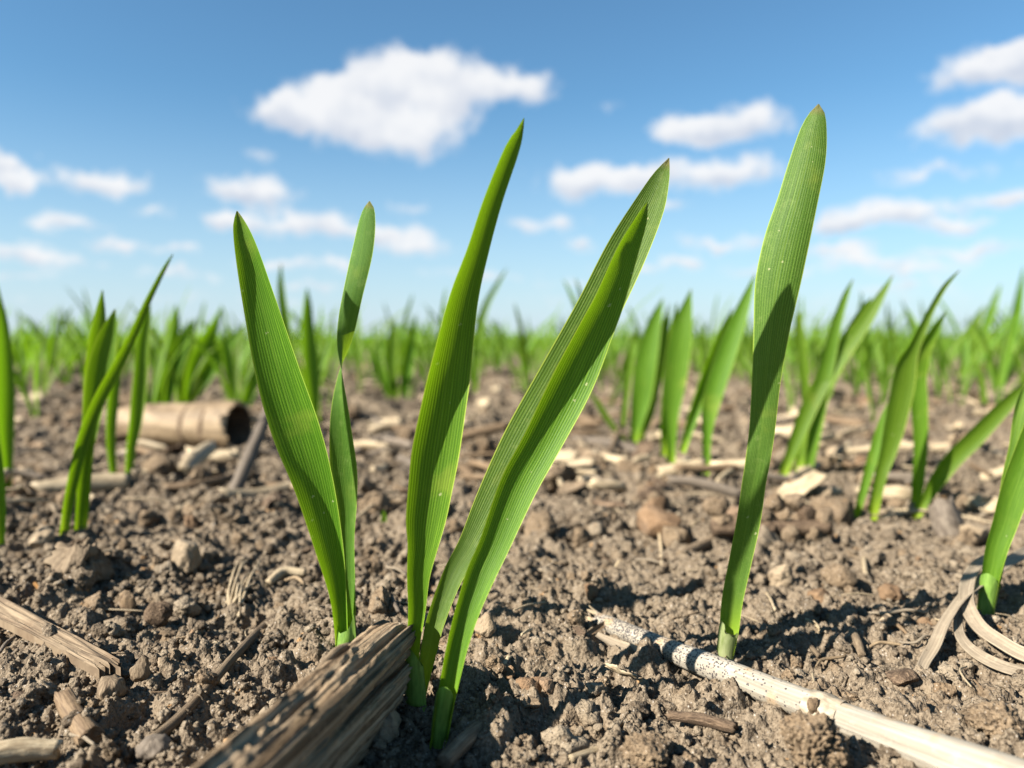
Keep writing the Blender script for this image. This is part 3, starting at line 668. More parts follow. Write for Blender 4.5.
# weathered wood: deep grain, jagged right end
def wood():
    p0 = np.array([-.0222, .1290, .0005]); p1 = np.array([-.0405, .0615, .0])
    n, m = 200, 144; A = nrm(p1-p0); A[2] *= .3; A = nrm(A); U = np.array([0, 0, 1.]); Sd = nrm(np.cross(A, U)); U = np.cross(Sd, A); U, Sd = U*math.cos(.26)-Sd*math.sin(.26), Sd*math.cos(.26)+U*math.sin(.26); L = np.linalg.norm(p1-p0)
    t = np.linspace(0, 1, n)[:, None]; a = np.linspace(0, 2*np.pi, m, endpoint=False)[None]
    ca, sa = np.cos(a), np.sin(a)
    rad = 1/((np.abs(ca)/.0030)**2.4+(np.abs(sa)/.0067)**2.4)**(1/2.6)
    g = fbm(a*7+.4*t, t*1.8, 3, 2); g2 = fbm(a*30+.5*t, t*1.3, 8, 2)+.35*fbm(a*75, t*5, 18, 2); g3 = fbm(a*46, t*26, 14, 2)*np.clip(.3+1.5*fbm(a*4, t*9, 15, 2), 0, 1)
    rad = rad*(1+.16*g+.24*g2+.16*g3)*(1-.10*np.exp(-t/.05))
    rad = rad*(1-.45*np.exp(-((a-2.25)/.10)**2)*np.clip(1.2-abs(t-.13)*4.5, 0, 1))   # a split along the upper face
    pit = np.exp(-(((a-.35)/.30)**2+((t-.10)/.03)**2)); rad = rad*(1-.28*pit)
    j = .0030*(fbm(a*5+0*t, a*0+2.0, 31, 3)+.6*(h2(np.arange(m), np.arange(m)*0, 4)[None]-.5))+.003*sa
    along = t*L - j*(1-t)**6*1.6 - .0030*(1-t)**5*(.45+.55*-sa)
    X = p0[None, None]+along[..., None]*A+(rad*ca)[..., None]*Sd+(rad*sa)[..., None]*U+np.array([0, 0, .0062])
    UV = np.stack(np.broadcast_arrays(a/6.2832, t), -1).reshape(-1, 2); V = X.reshape(-1, 3); f = gridfaces(n, m, True)
    t0 = tag(mk('weathered_wood', V, f, M['wood'], None, UV, origin=p0), 'thick piece of weathered grooved brown wood running from the bottom edge to the front seedlings', 'wood')
    K = 14; q = np.linspace(1, 0, K)[:, None]                                   # the broken end
    ring = V[:m][None]; cen = V[:m].mean(0)+A*.0012
    W_ = cen+(ring-cen)*q[..., None]; e = fbm(np.cos(a)*q*6+5, np.sin(a)*q*6, 3, 4)*.0045*np.sin(np.pi*np.clip(q, 0, 1))
    W_ = W_+e[..., None]*A
    uv = np.stack(np.broadcast_arrays(a/6.2832*2, q*.4), -1).reshape(-1, 2)
    mk('broken_end', W_.reshape(-1, 3), gridfaces(K, m, True)[:, ::-1], M['bark'], t0, uv, origin=p0)
    for s, (aa, tt, ln) in enumerate(((2.1, .05, .012), (1.2, .16, .011), (.9, .02, .007))):                     # splinters lifting off
        i = int(tt*n); kk = int(aa/6.2832*m); b0 = X[i, kk]; nn = nrm(b0-X[i].mean(0)); 
        C = [[*(b0-A*0.0006), .0007], [*(b0+A*ln*.4+nn*.0006), .0008], [*(b0+A*ln-nn*.0002), .0005]]
        v, ff, u2 = tube(C, 10, 7, seed=s, rough=.3); mk('splinter', v, ff, M['chip'], t0, u2, origin=p0)
wood()

# bleached stalk with a node, a frayed far end and a torn strip of sheath
def stalk():
    pts = [(588,616,8.5),(612,624,10),(640,637,11),(672,651,12.5),(700,663,14),(735,678,15.5),(775,692,17),(806,704,19),(820,710,20.5),(834,716,19),(880,733,21.5),(930,748,25),(985,768,29),(1060,800,34)]
    C = []; 
    for i, (px, py, r) in enumerate(pts):
        h = hit(px, py+r*.75); d = h[1]; rr = r*ppm(d)*.86; C.append([h[0], h[1], h[2]+rr*.70, rr])
    C = np.array(C); sgm = np.r_[0, np.cumsum(np.linalg.norm(np.diff(C[:, :2], axis=0), axis=1))]; C[:, 2] = np.polyval(np.polyfit(sgm, C[:, 2], 1), sgm)+.0004
    for k_ in (0, 1): C[:, k_] = np.polyval(np.polyfit(sgm, C[:, k_], 2), sgm)
    base = C[:, :3].mean(0)
    t0 = thing('bleached_stalk', base, 'long bleached stalk lying across the bottom right, black speckled toward its frayed far end', 'stalk')
    v, f, uv = tube(C, 130, 40, rough=.05, ridge=.012, jag=1.0, seed=3); mk('stem', v, f, M['stalk'], t0, uv, origin=base)
    k = C[8]; ax = nrm(C[9, :3]-C[7, :3])
    N_ = [[*(k[:3]-ax*.0030), k[3]*.98], [*(k[:3]-ax*.0012), k[3]*1.05], [*(k[:3]), k[3]*1.085], [*(k[:3]+ax*.0013), k[3]*1.05], [*(k[:3]+ax*.003), k[3]*.98]]
    v, f, uv = tube(N_, 14, 40, rough=.14, seed=8, cap=False); mk('node', v, f, M['stalk_node'], t0, uv, origin=base)
    v, f = lump(3, 61, amp=.5, fine=.2); nm = CAM-k[:3]; nm = nrm(nm-ax*np.dot(nm, ax))
    mk('bud_scar', v*np.array([.0009, .0010, .0013])+k[:3]+nm*k[3]*1.05-ax*.0006, f, M['straw_brown'], t0, v[:, :2], origin=base)
    q = C[0]; ax = nrm(C[0, :3]-C[1, :3]); rd = random.Random(9)
    for i in range(13):                                                     # frayed fibres
        a = rd.uniform(0, 6.28); s = np.array([ax[1], -ax[0], 0]); u = np.array([0, 0, 1.]); o = (s*math.cos(a)+u*math.sin(a))*q[3]*.85
        ln = rd.uniform(.0015, .0048); e = q[:3]+o*1.15+ax*ln+np.array([rd.uniform(-1, 1), rd.uniform(-1, 1), rd.uniform(-.4, 1)])*.0012
        B = [[*(q[:3]+o*.9-ax*.002), .00035], [*(q[:3]+o*1.05+ax*ln*.4), .0003], [*e, .00012]]
        v, f, uv = tube(B, 7, 6, seed=i); mk('fibre', v, f, M['straw'], t0, uv, origin=base)
    pa = [(596,634,3,0),(612,642,5,0),(634,650,5.5,0),(660,657,3,0)]; S_ = []
    for px, py, w, r in pa:
        h = hit(px, py+6); S_.append([h[0], h[1]-.001, h[2]+.0016, w*ppm(h[1]), R(-25), R(40)])
    v, f, uv = ribbon(S_, 20, 9); mk('torn_sheath', v, f, M['dryleaf'], t0, uv, origin=base)
    pa = [(588,634,0,3),(600,629,.6,3.4),(612,628,1.4,3.2),(618,634,.8,2)]
    S_ = [[*(hit(px, py+3)+np.array([0, 0, .0006+l*.001])), w*ppm(.165), 0, R(50)] for px, py, l, w in pa]
    v, f, uv = ribbon(S_, 18, 7); mk('torn_sheath', v, f, M['straw_brown'], t0, uv, origin=base)
stalk()

# broken hollow stalk at left
def hollow():
    pts = [(128,436),(160,440),(200,443),(239,447)]; C = []
    d0 = hit(190, 450)[1]; r = 24.5*ppm(d0)
    for i, (px, py) in enumerate(pts): 
        p = at(px, 450-r/ppm(d0)-1+i*.6, d0+.012-.008*i); C.append([*p, r*(.82+.06*i)])
    C = np.array(C); base = C[:, :3].mean(0); base[2] = 0
    t0 = thing('hollow_stalk', base, 'broken hollow tan stalk lying on its side at left, dark open end to the right', 'stalk')
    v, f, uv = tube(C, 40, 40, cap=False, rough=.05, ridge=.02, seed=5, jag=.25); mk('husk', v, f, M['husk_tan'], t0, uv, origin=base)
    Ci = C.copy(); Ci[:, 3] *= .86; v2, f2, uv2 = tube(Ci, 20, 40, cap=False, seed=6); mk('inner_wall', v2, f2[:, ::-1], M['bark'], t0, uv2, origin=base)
    rim = np.vstack([v[-40:], v2[-40:]]); j = np.arange(40); j2 = (j+1) % 40
    mk('rim', rim, np.stack([j, j2, j2+40, j+40], -1), M['straw'], t0, np.zeros((80, 2)), origin=base)
    for s in (.30, .62, .80):
        c = C[0]*(1-s)+C[-1]*s; ax = nrm(C[-1, :3]-C[0, :3])
        v, f, uv = tube([[*(c[:3]-ax*.0014), c[3]*1.0], [*c[:3], c[3]*1.035], [*(c[:3]+ax*.0014), c[3]*1.0]], 6, 40, cap=False, rough=.03, seed=int(s*90)); mk('ring', v, f, M['bark'], t0, uv, origin=base)
hollow()

rod('dry_twig', [(284,612,3,0),(262,632,4,.3),(232,665,4.5,.5),(200,702,5,.4),(172,732,5.5,.6),(150,752,6,1)], 'thin straight tan-brown twig running from a knob at the bottom left up to the right', 'twig', 'chip', 50, 12, rough=.12, ridge=.05)
lumpy('twig_knob', 150, 753, 19, 13, 'rounded grey knob at the lower end of the thin straight twig', 'knob', 'straw_grey', 5, amp=.2, sub=4)
def slab(name, quad, th, label, cat, mat, seed, lift=.0005, tiltz=(0, 0, 0, 0)):
    Q = [hit(*q) for q in quad]; Q = [q+np.array([0, 0, lift+z*.001]) for q, z in zip(Q, tiltz)]
    n, m = 40, 14; V = []; 
    for side in (1, 0):
        for i in range(n):
            for j in range(m):
                s, t = i/(n-1), j/(m-1)
                s2 = s+(.05*math.sin(j*2.3+seed)+.06*(h2(np.array([j]), np.array([3]), seed)[0]-.5))*(1-abs(2*s-1)) ** 0 * (1 if i in (0, n-1) else 0)
                p = (Q[0]*(1-s2)+Q[1]*s2)*(1-t)+(Q[3]*(1-s2)+Q[2]*s2)*t
                z = .0006*float(fbm(np.array([t*9.]), np.array([s*3.]), seed, 3)[0])
                V.append(p+np.array([0, 0, z+(th if side else 0)]))
    f = [tuple(q) for q in gridfaces(n, m)]; k = n*m; f += [tuple(x+k for x in q[::-1]) for q in gridfaces(n, m)]
    def e(i, j): return i*m+j
    for i in range(n-1):
        f += [(e(i, 0), e(i+1, 0), e(i+1, 0)+k, e(i, 0)+k), (e(i+1, m-1), e(i, m-1), e(i, m-1)+k, e(i+1, m-1)+k)]
    for j in range(m-1):
        f += [(e(0, j+1), e(0, j), e(0, j)+k, e(0, j+1)+k), (e(n-1, j), e(n-1, j+1), e(n-1, j+1)+k, e(n-1, j)+k)]
    ss = np.tile(np.stack(np.meshgrid(np.linspace(0, 1, n), np.linspace(0, .25, m), indexing='ij'), -1).reshape(-1, 2)[:, ::-1], (2, 1))
    o0 = np.mean(Q, 0); o = mk(name, V, f, M[mat], None, ss, origin=o0, smooth=False)
    return tag(o, label, cat)
slab('wood_chip', [(-14,606),(118,675),(97,684),(-6,636)], .0016, 'flat split tan wood chip pointing in from the left edge', 'wood chip', 'chip', 3, .0012, (1.5, .3, .2, 1.2))
lumpy('wood_lump', 106, 694, 17, 16, 'small rounded tan lump just below the tip of the flat split chip', 'wood lump', 'chip', 12, amp=.3, facet=4)
rod('wood_stub', [(64,706,9,.4),(75,725,11,.2),(92,750,13,0)], 'short brown wood stub pointing down right near the bottom left', 'wood stub', 'straw_brown', 24, 18, rough=.18, ridge=.06, jag=.6)
lumpy('bark_chunk', 74, 563, 34, 27, 'crumpled tan and dark bark chunk at left below the long thin leaf', 'bark chunk', 'chip', 23, sub=5, amp=.9, fine=.4, facet=4)
lumpy('pale_pebble', 184, 558, 16, 21, 'upright pale pebble casting a shadow right of the crumpled bark', 'pebble', 'pale_stone', 31, facet=8, amp=.3)
lumpy('pale_pebble', 38, 540, 14, 13, 'small cream pebble touching the left of the crumpled bark', 'pebble', 'pale_stone', 34, facet=6, amp=.3)
lumpy('bark_flake', 155, 616, 17, 16, 'thin brown bark flake standing on edge in a shaded hollow', 'bark flake', 'bark', 41, depth=.35, facet=6, amp=.4)
lumpy('bark_flake', 128, 604, 10, 15, 'small upright brown flake left of the flake in the hollow', 'bark flake', 'straw_brown', 43, depth=.4, facet=6, amp=.4)
lumpy('wood_fragment', 140, 672, 12, 17, 'curved tan fragment with a dark hollow beneath, right of the flat chip', 'wood fragment', 'chip', 46, depth=.5, facet=5, amp=.4, tilt=.5)
lumpy('pale_stone', 486, 628, 13, 15, 'pale buff stone just right of the leaf stems in front', 'stone', 'pale_stone', 52, facet=7, amp=.3)
lumpy('flat_stone', 660, 525, 24, 17, 'flat grey-brown stone on the soil left of the rounded-tip leaf', 'stone', 'brown_stone', 55, facet=9, amp=.25)
lumpy('soil_lump', 652, 757, 34, 17, 'flat dark soil lump at the bottom edge under the bleached stalk', 'soil lump', 'clod', 58, amp=.35, fine=.2, sub=5)
lumpy('soil_lump', 820, 750, 38, 40, 'big crumbly soil lump in front of the bleached stalk at the bottom', 'soil lump', 'clod', 64, sub=6, amp=.4, fine=.25)
lumpy('soil_lump', 1004, 726, 30, 20, 'blurred soil lump at the lower right behind the bleached stalk', 'soil lump', 'clod', 67, sub=5, amp=.35, fine=.2)
lumpy('orange_husk', 342, 748, 13, 8, 'small orange husk on shaded soil below the weathered wood', 'husk', 'orange', 71, depth=.7, rot=-.5, amp=.2)
lumpy('tan_fragment', 908, 680, 18, 9, 'small dark wood bit in front of the drooping dry leaf tip', 'wood bit', 'bark', 75, facet=8, amp=.2, rot=-.4)
lumpy('buff_pebble', 978, 534, 13, 12, 'buff pebble right of the grey wood stub', 'pebble', 'pale_stone', 78, facet=6)
lumpy('brown_stone', 845, 578, 20, 15, 'brown soil-coloured stone casting a shadow right of the rounded-tip leaf', 'stone', 'clod', 79, amp=.3, facet=4)
lumpy('small_stone', 822, 598, 12, 9, 'smaller stone just below the soil-coloured stone', 'stone', 'brown_stone', 80, amp=.3, facet=4)
lumpy('grey_stone', 894, 594, 13, 9, 'small grey-brown stone on the soil between the long stalk shadow and the curled strips', 'stone', 'brown_stone', 81, amp=.3)
# knobbly cob fragment: rows of kernel sockets
def cob():
    d0 = hit(765, 546)[1]; base = hit(765, 546); t0 = thing('corn_cob_fragment', base, 'knobbly brown cob fragment of two rows of beads behind the rounded-tip leaf', 'cob')
    rd = random.Random(4); pxs = [(722,521),(741,522),(762,517),(783,515),(806,514),(824,516),(716,507),(768,532),(789,534),(813,533),(745,536),(795,502),(775,503)]
    for i, (px, py) in enumerate(pxs):
        r = rd.uniform(9.5, 12.5)*ppm(d0); p = at(px, py, d0+(546-py)*.00012+.001)
        v, f = lump(4, 90+i, amp=.25, fine=.12, facet=2); mk('kernel_socket', v*r*np.array([1, 1, .95])+p, f, M[('clod', 'bark', 'chip')[i % 3]], t0, v[:, :2], origin=base)
    C = [[*at(x, 528, d0+.003), 8*ppm(d0)] for x in (712, 740, 770, 800, 830)]
    v, f, uv = tube(C, 24, 16, rough=.25, seed=2); mk('core', v, f, M['bark'], t0, uv, origin=base)
cob()
def upright(name, x0, y0, x1, y1, r, dd, label, cat, mat, **kw):
    h = hit(x0, y0); a = h.copy(); a[2] -= .001; e = at(x1, y1, h[1]+dd); C = [[*a, r*ppm(h[1])], [*((a+e)/2+np.array([0, 0, .0002])), r*ppm(h[1])*1.05], [*e, r*ppm(h[1])*.95]]
    v, f, uv = tube(C, 30, 16, seed=int(x0), **kw); return tag(mk(name, v, f, M[mat], None, uv, origin=a), label, cat)
upright('wood_stub', 952, 536, 941, 503, 14, .004, 'grey wood stub standing in the soil at the foot of the low bent leaf', 'wood stub', 'straw_grey', rough=.12, ridge=.08, jag=.5)
upright('grey_stick', 229, 503, 272, 404, 7, .06, 'grey weathered stick propped up behind the front left seedling', 'stick', 'straw_grey', rough=.12, ridge=.05, jag=.6)
rod('straw', [(165,491,3.5,.4),(200,489,4,.8),(238,482,4,1.5)], 'slim tan straw between the front left seedling and the tall left one', 'straw', 'straw_brown', rough=.1)
rod('pale_stick', [(36,498,9,.3),(80,494,11,.2),(128,490,10,.2)], 'thick pale stick behind the stems of the tall left seedling', 'stick', 'straw', rough=.15, ridge=.05, jag=.6)
C = [[*hit(352, 384), .0006], [*at(346, 372, .62), .0011], [*at(338, 386, .62), .0013], [*at(322, 383, .62), .0014], [*at(305, 374, .63), .0013], [*hit(290, 388), .0006]]
v, f, uv = tube(C, 40, 8); tag(mk('straw_loop', v, f, M['straw'], None, uv, origin=np.array(C)[0, :3]), 'pale arched straw glimpsed behind the front left seedling', 'straw')
rod('straw', [(556,458,4.5,.5),(590,462,5.5,.6),(628,467,5.5,.3)], 'pale thick straw lying level right of the leaning front leaves', 'straw', 'straw', rough=.1, jag=.6)
rod('straw', [(574,444,4.5,.5),(612,449,5,.8),(652,462,5,.3)], 'grey straw lying just above the pale thick straw', 'straw', 'straw_grey', rough=.1, jag=.6)
rod('straw', [(540,470,4,.3),(570,474,4.5,.3),(598,475,4,.2)], 'short pale straw lying just below the pale thick straw', 'straw', 'straw', rough=.1, jag=.6)
rod('straw', [(604,470,2.6,0),(612,456,2.8,3),(624,432,2.4,8)], 'thin straw slanting up from the pale thick straw', 'straw', 'straw_brown', rough=.1)
rod('straw', [(680,559,4.5,.3),(703,550,5.5,.4),(730,537,5,.2)], 'tan straw lying just left of the rounded-tip leaf', 'straw', 'chip', rough=.12, ridge=.04, jag=.7)
rod('straw', [(662,570,1.6,0),(661,550,1.6,.6),(658,530,1.4,1.2)], 'hair-thin straw upright before the flat grey-brown stone', 'straw', 'straw')
rod('straw_tube', [(876,501,9,.3),(900,503,9.5,.4),(920,505,9,.3)], 'pale thick straw behind the foot of the crossed leaf', 'straw', 'straw', rough=.08, jag=.5)
rod('straw_tube', [(956,512,8.5,.3),(975,513,9,.4),(994,512,8,.4)], 'pale straw tube right behind the grey wood stub', 'straw', 'straw', rough=.08, jag=.5)
rod('straw', [(855,640,4,.3),(858,649,4.5,.5),(862,660,4,.3)], 'tiny tan straw bit upright in the shadow band', 'straw', 'chip', 12, 8, jag=.6)
rod('straw', [(811,650,2.6,.3),(819,660,2.6,.4)], 'tiny tan straw bit near the bleached stalk', 'straw', 'chip', 10, 8, jag=.6)
rod('straw', [(877,616,2,.5),(893,628,2.2,1.2),(911,642,1.8,.6)], 'thin dark straw lying left of the drooping dry leaf', 'straw', 'straw_brown', rough=.1)
rod('straw', [(766,594,1.4,.2),(771,603,1.4,.5),(775,612,1.2,.2)], 'fine pale straw bit right of the rounded-tip leaf foot', 'straw', 'straw', 10, 8)
rod('straw', [(865,556,2.6,.2),(864,566,2.8,.6),(866,578,2.4,.2)], 'short straw bit standing right of the soil-coloured stone', 'straw', 'straw', 10, 8)
rod('stick', [(443,772,9,.4),(468,748,9,.6),(492,726,7,.4)], 'blurred buff stick at the bottom edge right of the nearest seedling', 'stick', 'chip', rough=.12, ridge=.05, jag=.5)
rod('stick', [(-14,768,12,.6),(22,762,12,.6),(58,758,9,.4)], 'blurred pale stick at the bottom left corner', 'stick', 'straw', rough=.12, jag=.5)
rod('stick', [(668,720,5,.2),(700,726,6,.4),(736,733,6,.1)], 'brown bark strip half buried below the bleached stalk', 'bark strip', 'bark', rough=.2, ridge=.08, jag=.6)
rod('straw', [(570,764,4,.4),(602,755,4,.5),(640,752,4,.3)], 'blurred straw at the bottom edge left of the flat dark soil lump', 'straw', 'straw', rough=.1)
rod('straw', [(268,588,4,.5),(284,580,5,1.2),(306,578,4,.6)], 'pale curved straw left of the front left seedling foot', 'straw', 'straw', rough=.1)
rod('straw', [(35,586,1.8,.3),(42,596,2,.7),(50,606,1.6,.3)], 'thin orange-brown straw above the flat split chip', 'straw', 'orange')
rod('straw', [(0,655,1.8,.3),(6,648,2,.6),(14,640,1.6,.3)], 'fine grey straw under the flat split chip at the left edge', 'straw', 'straw_grey')
def tuft():
    base = hit(232, 612); t0 = thing('straw_tuft', base, 'small frayed tuft of tan fibres left of the thin twig top', 'tuft'); rd = random.Random(2)
    for i in range(11):
        x = rd.uniform(218, 240); y = rd.uniform(606, 618); e = (x+rd.uniform(2, 30), y-rd.uniform(18, 46)); h = hit(x, y); q = hit(*e); md = (h+q)/2; md[2] += rd.uniform(.0008, .004); q[2] += rd.uniform(.0005, .004)
        v, f, uv = tube([[*h, .00035], [*md, .0003], [*q, .00015]], 12, 6, seed=i); mk('fibre', v, f, M['straw'], t0, uv, origin=base)
tuft()
# curled dry leaf strips at right
def strip(pts, label, flip=0):
    C = []
    for px, py, hw, l, ro, cu in pts:
        h = hit(px, py); C.append([h[0], h[1], h[2]+.0008+l*.0008, hw*1.08*ppm(h[1]), R(ro), R(cu)])
    C = np.array(C); v, f, uv = ribbon(C, 70, 11, wave=.05); k = len(v)
    # a closed skin a third of a millimetre thick
    V = np.vstack([v, v]); n = 70; m = 11; G = v.reshape(n, m, 3); Nn = nrm(np.cross(np.gradient(G, axis=0), np.gradient(G, axis=1))).reshape(-1, 3); V[k:] += Nn*.00028
    F = [tuple(q) for q in f]+[tuple(x+k for x in q[::-1]) for q in f]
    e = list(range(0, k, m)); 
    for i in range(n-1):
        a, b_ = i*m, (i+1)*m; F.append((a, b_, b_+k, a+k)); a, b_ = a+m-1, b_+m-1; F.append((b_, a, a+k, b_+k))
    return tag(mk('curled_dry_leaf', V, F, M['dryleaf'], None, np.vstack([uv, uv]), origin=C[0, :3]), label, 'dry leaf')
strip([(1030,578,5,9,20,20),(1006,592,6,8,30,25),(984,606,7,7,40,30),(962,624,7,6,50,35),(946,641,7.5,4,50,40),(935,658,7.5,2,40,40),(926,668,7,.6,30,50),(921,678,6,.2,20,50)], 'grey-brown dry leaf strip arching down left to a pale blunt tip')
strip([(996,584,4,9,0,20),(976,598,5,9,10,25),(967,613,6.5,8,10,30),(966,629,7,6,0,30),(978,645,7.5,4,-20,30),(1000,658,8,3,-30,30),(1026,668,8,2,-30,25),(1060,676,8,2,-30,25)], 'upper of two looping dry leaf strips at the right edge')
strip([(964,622,3,4,0,20),(958,634,4,3.5,0,25),(960,650,5,2.6,-10,30),(974,664,6,2,-20,30),(1000,676,6.5,1.4,-30,30),(1034,684,7,1,-30,25),(1060,690,7,1,-30,25)], 'lower of two looping dry leaf strips at the right edge')

# ------------------------------------------------------------------ scattered residue: a few kinds, repeated as individuals
rs_ = random.Random(77)
LBL = {'straw_piece': [('straw', 'pale broken straw piece lying loose on the brown soil', 'loose pale straw pieces'), ('straw_brown', 'brown weathered straw piece lying loose on the brown soil', 'loose brown straw pieces'), ('straw_grey', 'grey weathered straw piece lying loose on the brown soil', 'loose grey straw pieces')],
       'clod': [('clod', 'rough grey-brown soil clod among the stubble litter', 'loose soil clods'), ('brown_stone', 'warm brown lump among the stubble litter', 'loose brown lumps'), ('pale_stone', 'pale buff lump among the stubble litter', 'loose pale lumps')]}
proto = {}
def scatter_straw(mat, k, loc, rz, tilt, sc):
    i = [q[0] for q in LBL['straw_piece']].index(mat); _, lab, grp = LBL['straw_piece'][i]
    if (mat, k) not in proto:
        rd = random.Random(k*9+i); L = rd.uniform(.014, .034); r = rd.uniform(.0011, .0030); bend = rd.uniform(-.0016, .0016)
        v, f, uv = tube([[-L/2, 0, 0, r*.9], [-L/6, bend, r*.2, r], [L/5, bend, 0, r*1.05], [L/2, 0, 0, r*.85]], 16, 12, rough=.12, ridge=.06, jag=.9, seed=k*5+i, flat=rd.uniform(.5, 1))
        o = mk('straw_piece', v, f, M[mat], None, uv); tag(o, lab, 'straw', grp); proto[(mat, k)] = o
    else: o = copy_tree(proto[(mat, k)])
    o.location = loc; o.rotation_euler = (rs_.uniform(0, 6), tilt, rz); o.scale = (sc,)*3
def scatter_clod(mat, k, loc, sc, fl):
    i = [q[0] for q in LBL['clod']].index(mat); _, lab, grp = LBL['clod'][i]
    if (mat, k) not in proto:
        v, f = lump(4, 400+k*3+i, amp=.45, fine=.22 if mat == 'clod' else .1, facet=3 if mat == 'clod' else 6)
        o = mk('soil_clod' if mat == 'clod' else 'field_lump', v, f, M[mat], None, v[:, :2]*.5); tag(o, lab, 'clod' if mat == 'clod' else 'lump', grp); proto[(mat, k)] = o
    else: o = copy_tree(proto[(mat, k)])
    o.location = loc; o.rotation_euler = (rs_.uniform(0, 6), rs_.uniform(0, 6), rs_.uniform(0, 6)); o.scale = (sc, sc, sc*fl)
for i in range(245):
    y = math.exp(rs_.uniform(math.log(.30), math.log(1.0 if i < 190 else 2.4))); x = rs_.uniform(-.72, .72)*y
    mat = rs_.choices(('straw', 'straw_brown', 'straw_grey'), (5, 4, 3))[0]; sc = rs_.uniform(.5, 1.5)*(.7 if mat == 'straw_grey' else 1)
    scatter_straw(mat, rs_.randrange(6), (x, y, ground_z(x, y)+.0015*sc+.0025+.002*min(y, 1)), rs_.gauss(0, 1.1), rs_.gauss(0, .14), sc)
for i in range(300):
    y = math.exp(rs_.uniform(math.log(.24), math.log(2.0))); x = rs_.uniform(-.72, .72)*y
    mat = rs_.choices(('clod', 'brown_stone', 'pale_stone'), (8, 1.4, 2.0))[0]; s = .0022*math.exp(abs(rs_.gauss(0, .55)))*(.75+min(y, 1)*1.5)
    if mat == 'pale_stone': s *= .75
    scatter_clod(mat, rs_.randrange(6), (x, y, ground_z(x, y)+s*.25), s, rs_.uniform(.6, 1))
# little bits close to the camera
for i in range(50):
    y = rs_.uniform(.118, .27); x = rs_.uniform(-.68, .68)*y
    scatter_straw(rs_.choices(('straw', 'straw_brown', 'straw_grey'), (2, 4, 2))[0], rs_.randrange(6), (x, y, ground_z(x, y)+.0005), rs_.uniform(0, 6), rs_.gauss(0, .3), rs_.uniform(.07, .20))
for i in range(110):
    y = rs_.uniform(.118, .26); x = rs_.uniform(-.68, .68)*y
    s = .0010*math.exp(abs(rs_.gauss(0, .55)))
    scatter_clod(rs_.choices(('clod', 'brown_stone', 'pale_stone'), (6, 1.5, 1))[0], rs_.randrange(6), (x, y, ground_z(x, y)+s*.3), s, rs_.uniform(.65, 1))

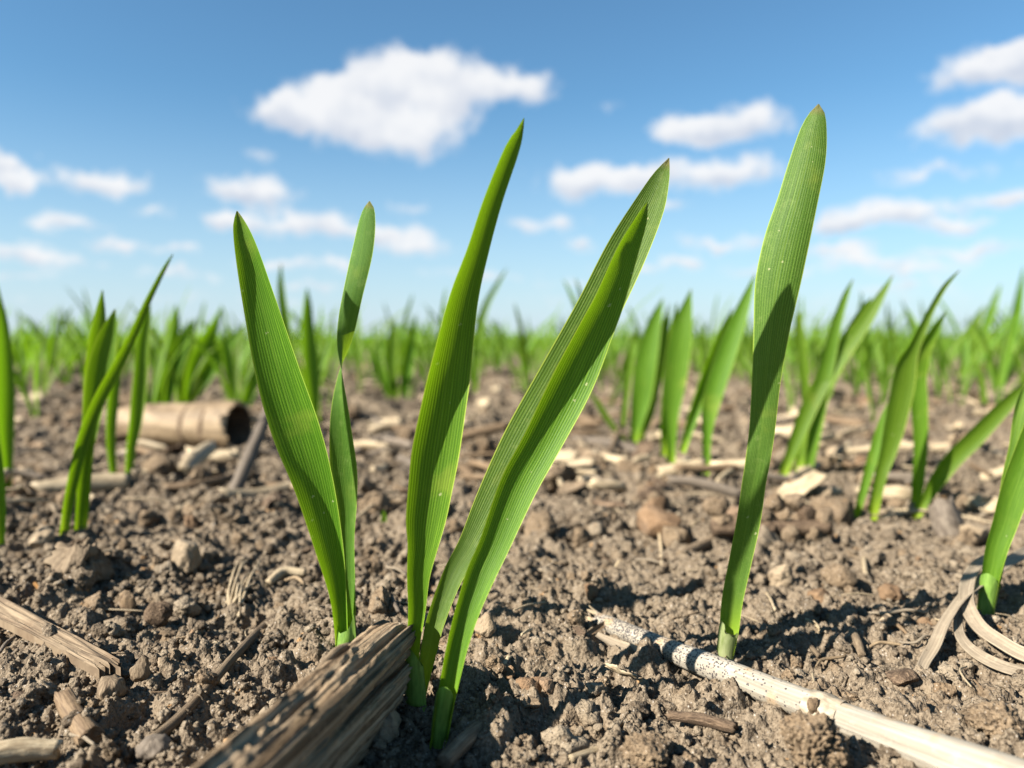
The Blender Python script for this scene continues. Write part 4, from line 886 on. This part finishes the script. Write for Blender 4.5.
# flat husk and bark flakes, curled, lying at all angles
FL = [('straw', 'pale curled husk flake lying on the soil among the stubble', 'loose pale husk flakes'), ('chip', 'tan curled husk flake lying on the soil among the stubble', 'loose tan husk flakes'), ('bark', 'dark brown bark flake lying on the soil among the stubble', 'loose dark bark flakes')]
fproto = {}
def flake(i, k, loc, rz, sc):
    mat, lab, grp = FL[i]
    if (i, k) not in fproto:
        rd = random.Random(k*7+i); n, m = 22, 10; L = rd.uniform(.010, .024); w = rd.uniform(.003, .0065); c = rd.uniform(.3, 1.3)
        s = np.linspace(-1, 1, n)[:, None]; u = np.linspace(-1, 1, m)[None]
        ww = w*(1-.55*np.abs(s)**3)*(1+.5*fbm(s*3+k, u*0+i*3.3, 7, 2)); a = c*u
        X = np.stack(np.broadcast_arrays(s*L/2*(1+.18*vnoise(u*3+k, s*0+2., 5)), ww*np.sin(a)/c, ww*(1-np.cos(a))/c*1.2+.0016*fbm(s*2+k, u*1.5, 3, 3)+.0012*s*s), -1)
        Nn = nrm(np.cross(np.gradient(X, axis=0), np.gradient(X, axis=1))); A, B = X.reshape(-1, 3), (X+Nn*.0005).reshape(-1, 3); kk = n*m
        f = [tuple(q) for q in gridfaces(n, m)[:, ::-1]]+[tuple(x+kk for x in q) for q in gridfaces(n, m)]
        e = [j for j in range(m)]+[r*m+m-1 for r in range(1, n)]+[(n-1)*m+j for j in range(m-2, -1, -1)]+[r*m for r in range(n-2, 0, -1)]
        f += [(e[j], e[(j+1) % len(e)], e[(j+1) % len(e)]+kk, e[j]+kk) for j in range(len(e))]
        uv = np.stack(np.broadcast_arrays((u+1)*.2, (s+1)/2), -1).reshape(-1, 2)
        o = mk('husk_flake', np.vstack([A, B]), f, M[mat], None, np.vstack([uv, uv])); tag(o, lab, 'flake', grp); fproto[(i, k)] = o
    else: o = copy_tree(fproto[(i, k)])
    o.location = loc; o.rotation_euler = (rs_.gauss(0, .5)+(math.pi if rs_.random() < .5 else 0), rs_.gauss(0, .25), rz); o.scale = (sc,)*3
for i in range(215):
    y = math.exp(rs_.uniform(math.log(.27), math.log(1.3))); x = rs_.uniform(-.70, .70)*y; sc = rs_.uniform(.45, 1.05)
    flake(rs_.choices((0, 1, 2), (6, 4, 3))[0], rs_.randrange(5), (x, y, ground_z(x, y)+.003*sc+.001), rs_.uniform(0, 6.3), sc)
for i in range(70):
    y = rs_.uniform(.115, .30); x = rs_.uniform(-.68, .68)*y; sc = rs_.uniform(.10, .30)
    flake(rs_.choices((0, 1, 2), (2, 4, 5))[0], rs_.randrange(5), (x, y, ground_z(x, y)+.0006), rs_.uniform(0, 6.3), sc)

# thin pale fibres and stems
THL = ('thin pale stem fibre lying loose on the brown soil', 'loose thin stem fibres'); tp = {}
for i in range(150):
    near = i < 50
    y = rs_.uniform(.118, .30) if near else math.exp(rs_.uniform(math.log(.26), math.log(1.1))); x = rs_.uniform(-.69, .69)*y; k = rs_.randrange(8); sc = rs_.uniform(.22, .5) if near else rs_.uniform(.6, 1.5)
    if k not in tp:
        rd = random.Random(k+50); L = rd.uniform(.018, .034); r = rd.uniform(.00035, .0009); B = [rd.uniform(-.003, .003) for _ in range(4)]
        v, f, uv = tube([[-L/2, B[0], .0005, r*.8], [-L/6, B[1], .0012+abs(B[2])*.4, r], [L/5, B[2], .001, r], [L/2, B[3], 0, r*.6]], 20, 7, rough=.15, jag=.8, seed=k)
        o = tag(mk('stem_fibre', v, f, M[('straw', 'husk_tan', 'straw', 'dryleaf')[k % 4]], None, uv), THL[0], 'fibre', THL[1]); tp[k] = o
    else: o = copy_tree(tp[k])
    o.location = (x, y, ground_z(x, y)+.0004+.0012*sc); o.rotation_euler = (0, rs_.gauss(0, .13), rs_.uniform(0, 6.3)); o.scale = (sc,)*3
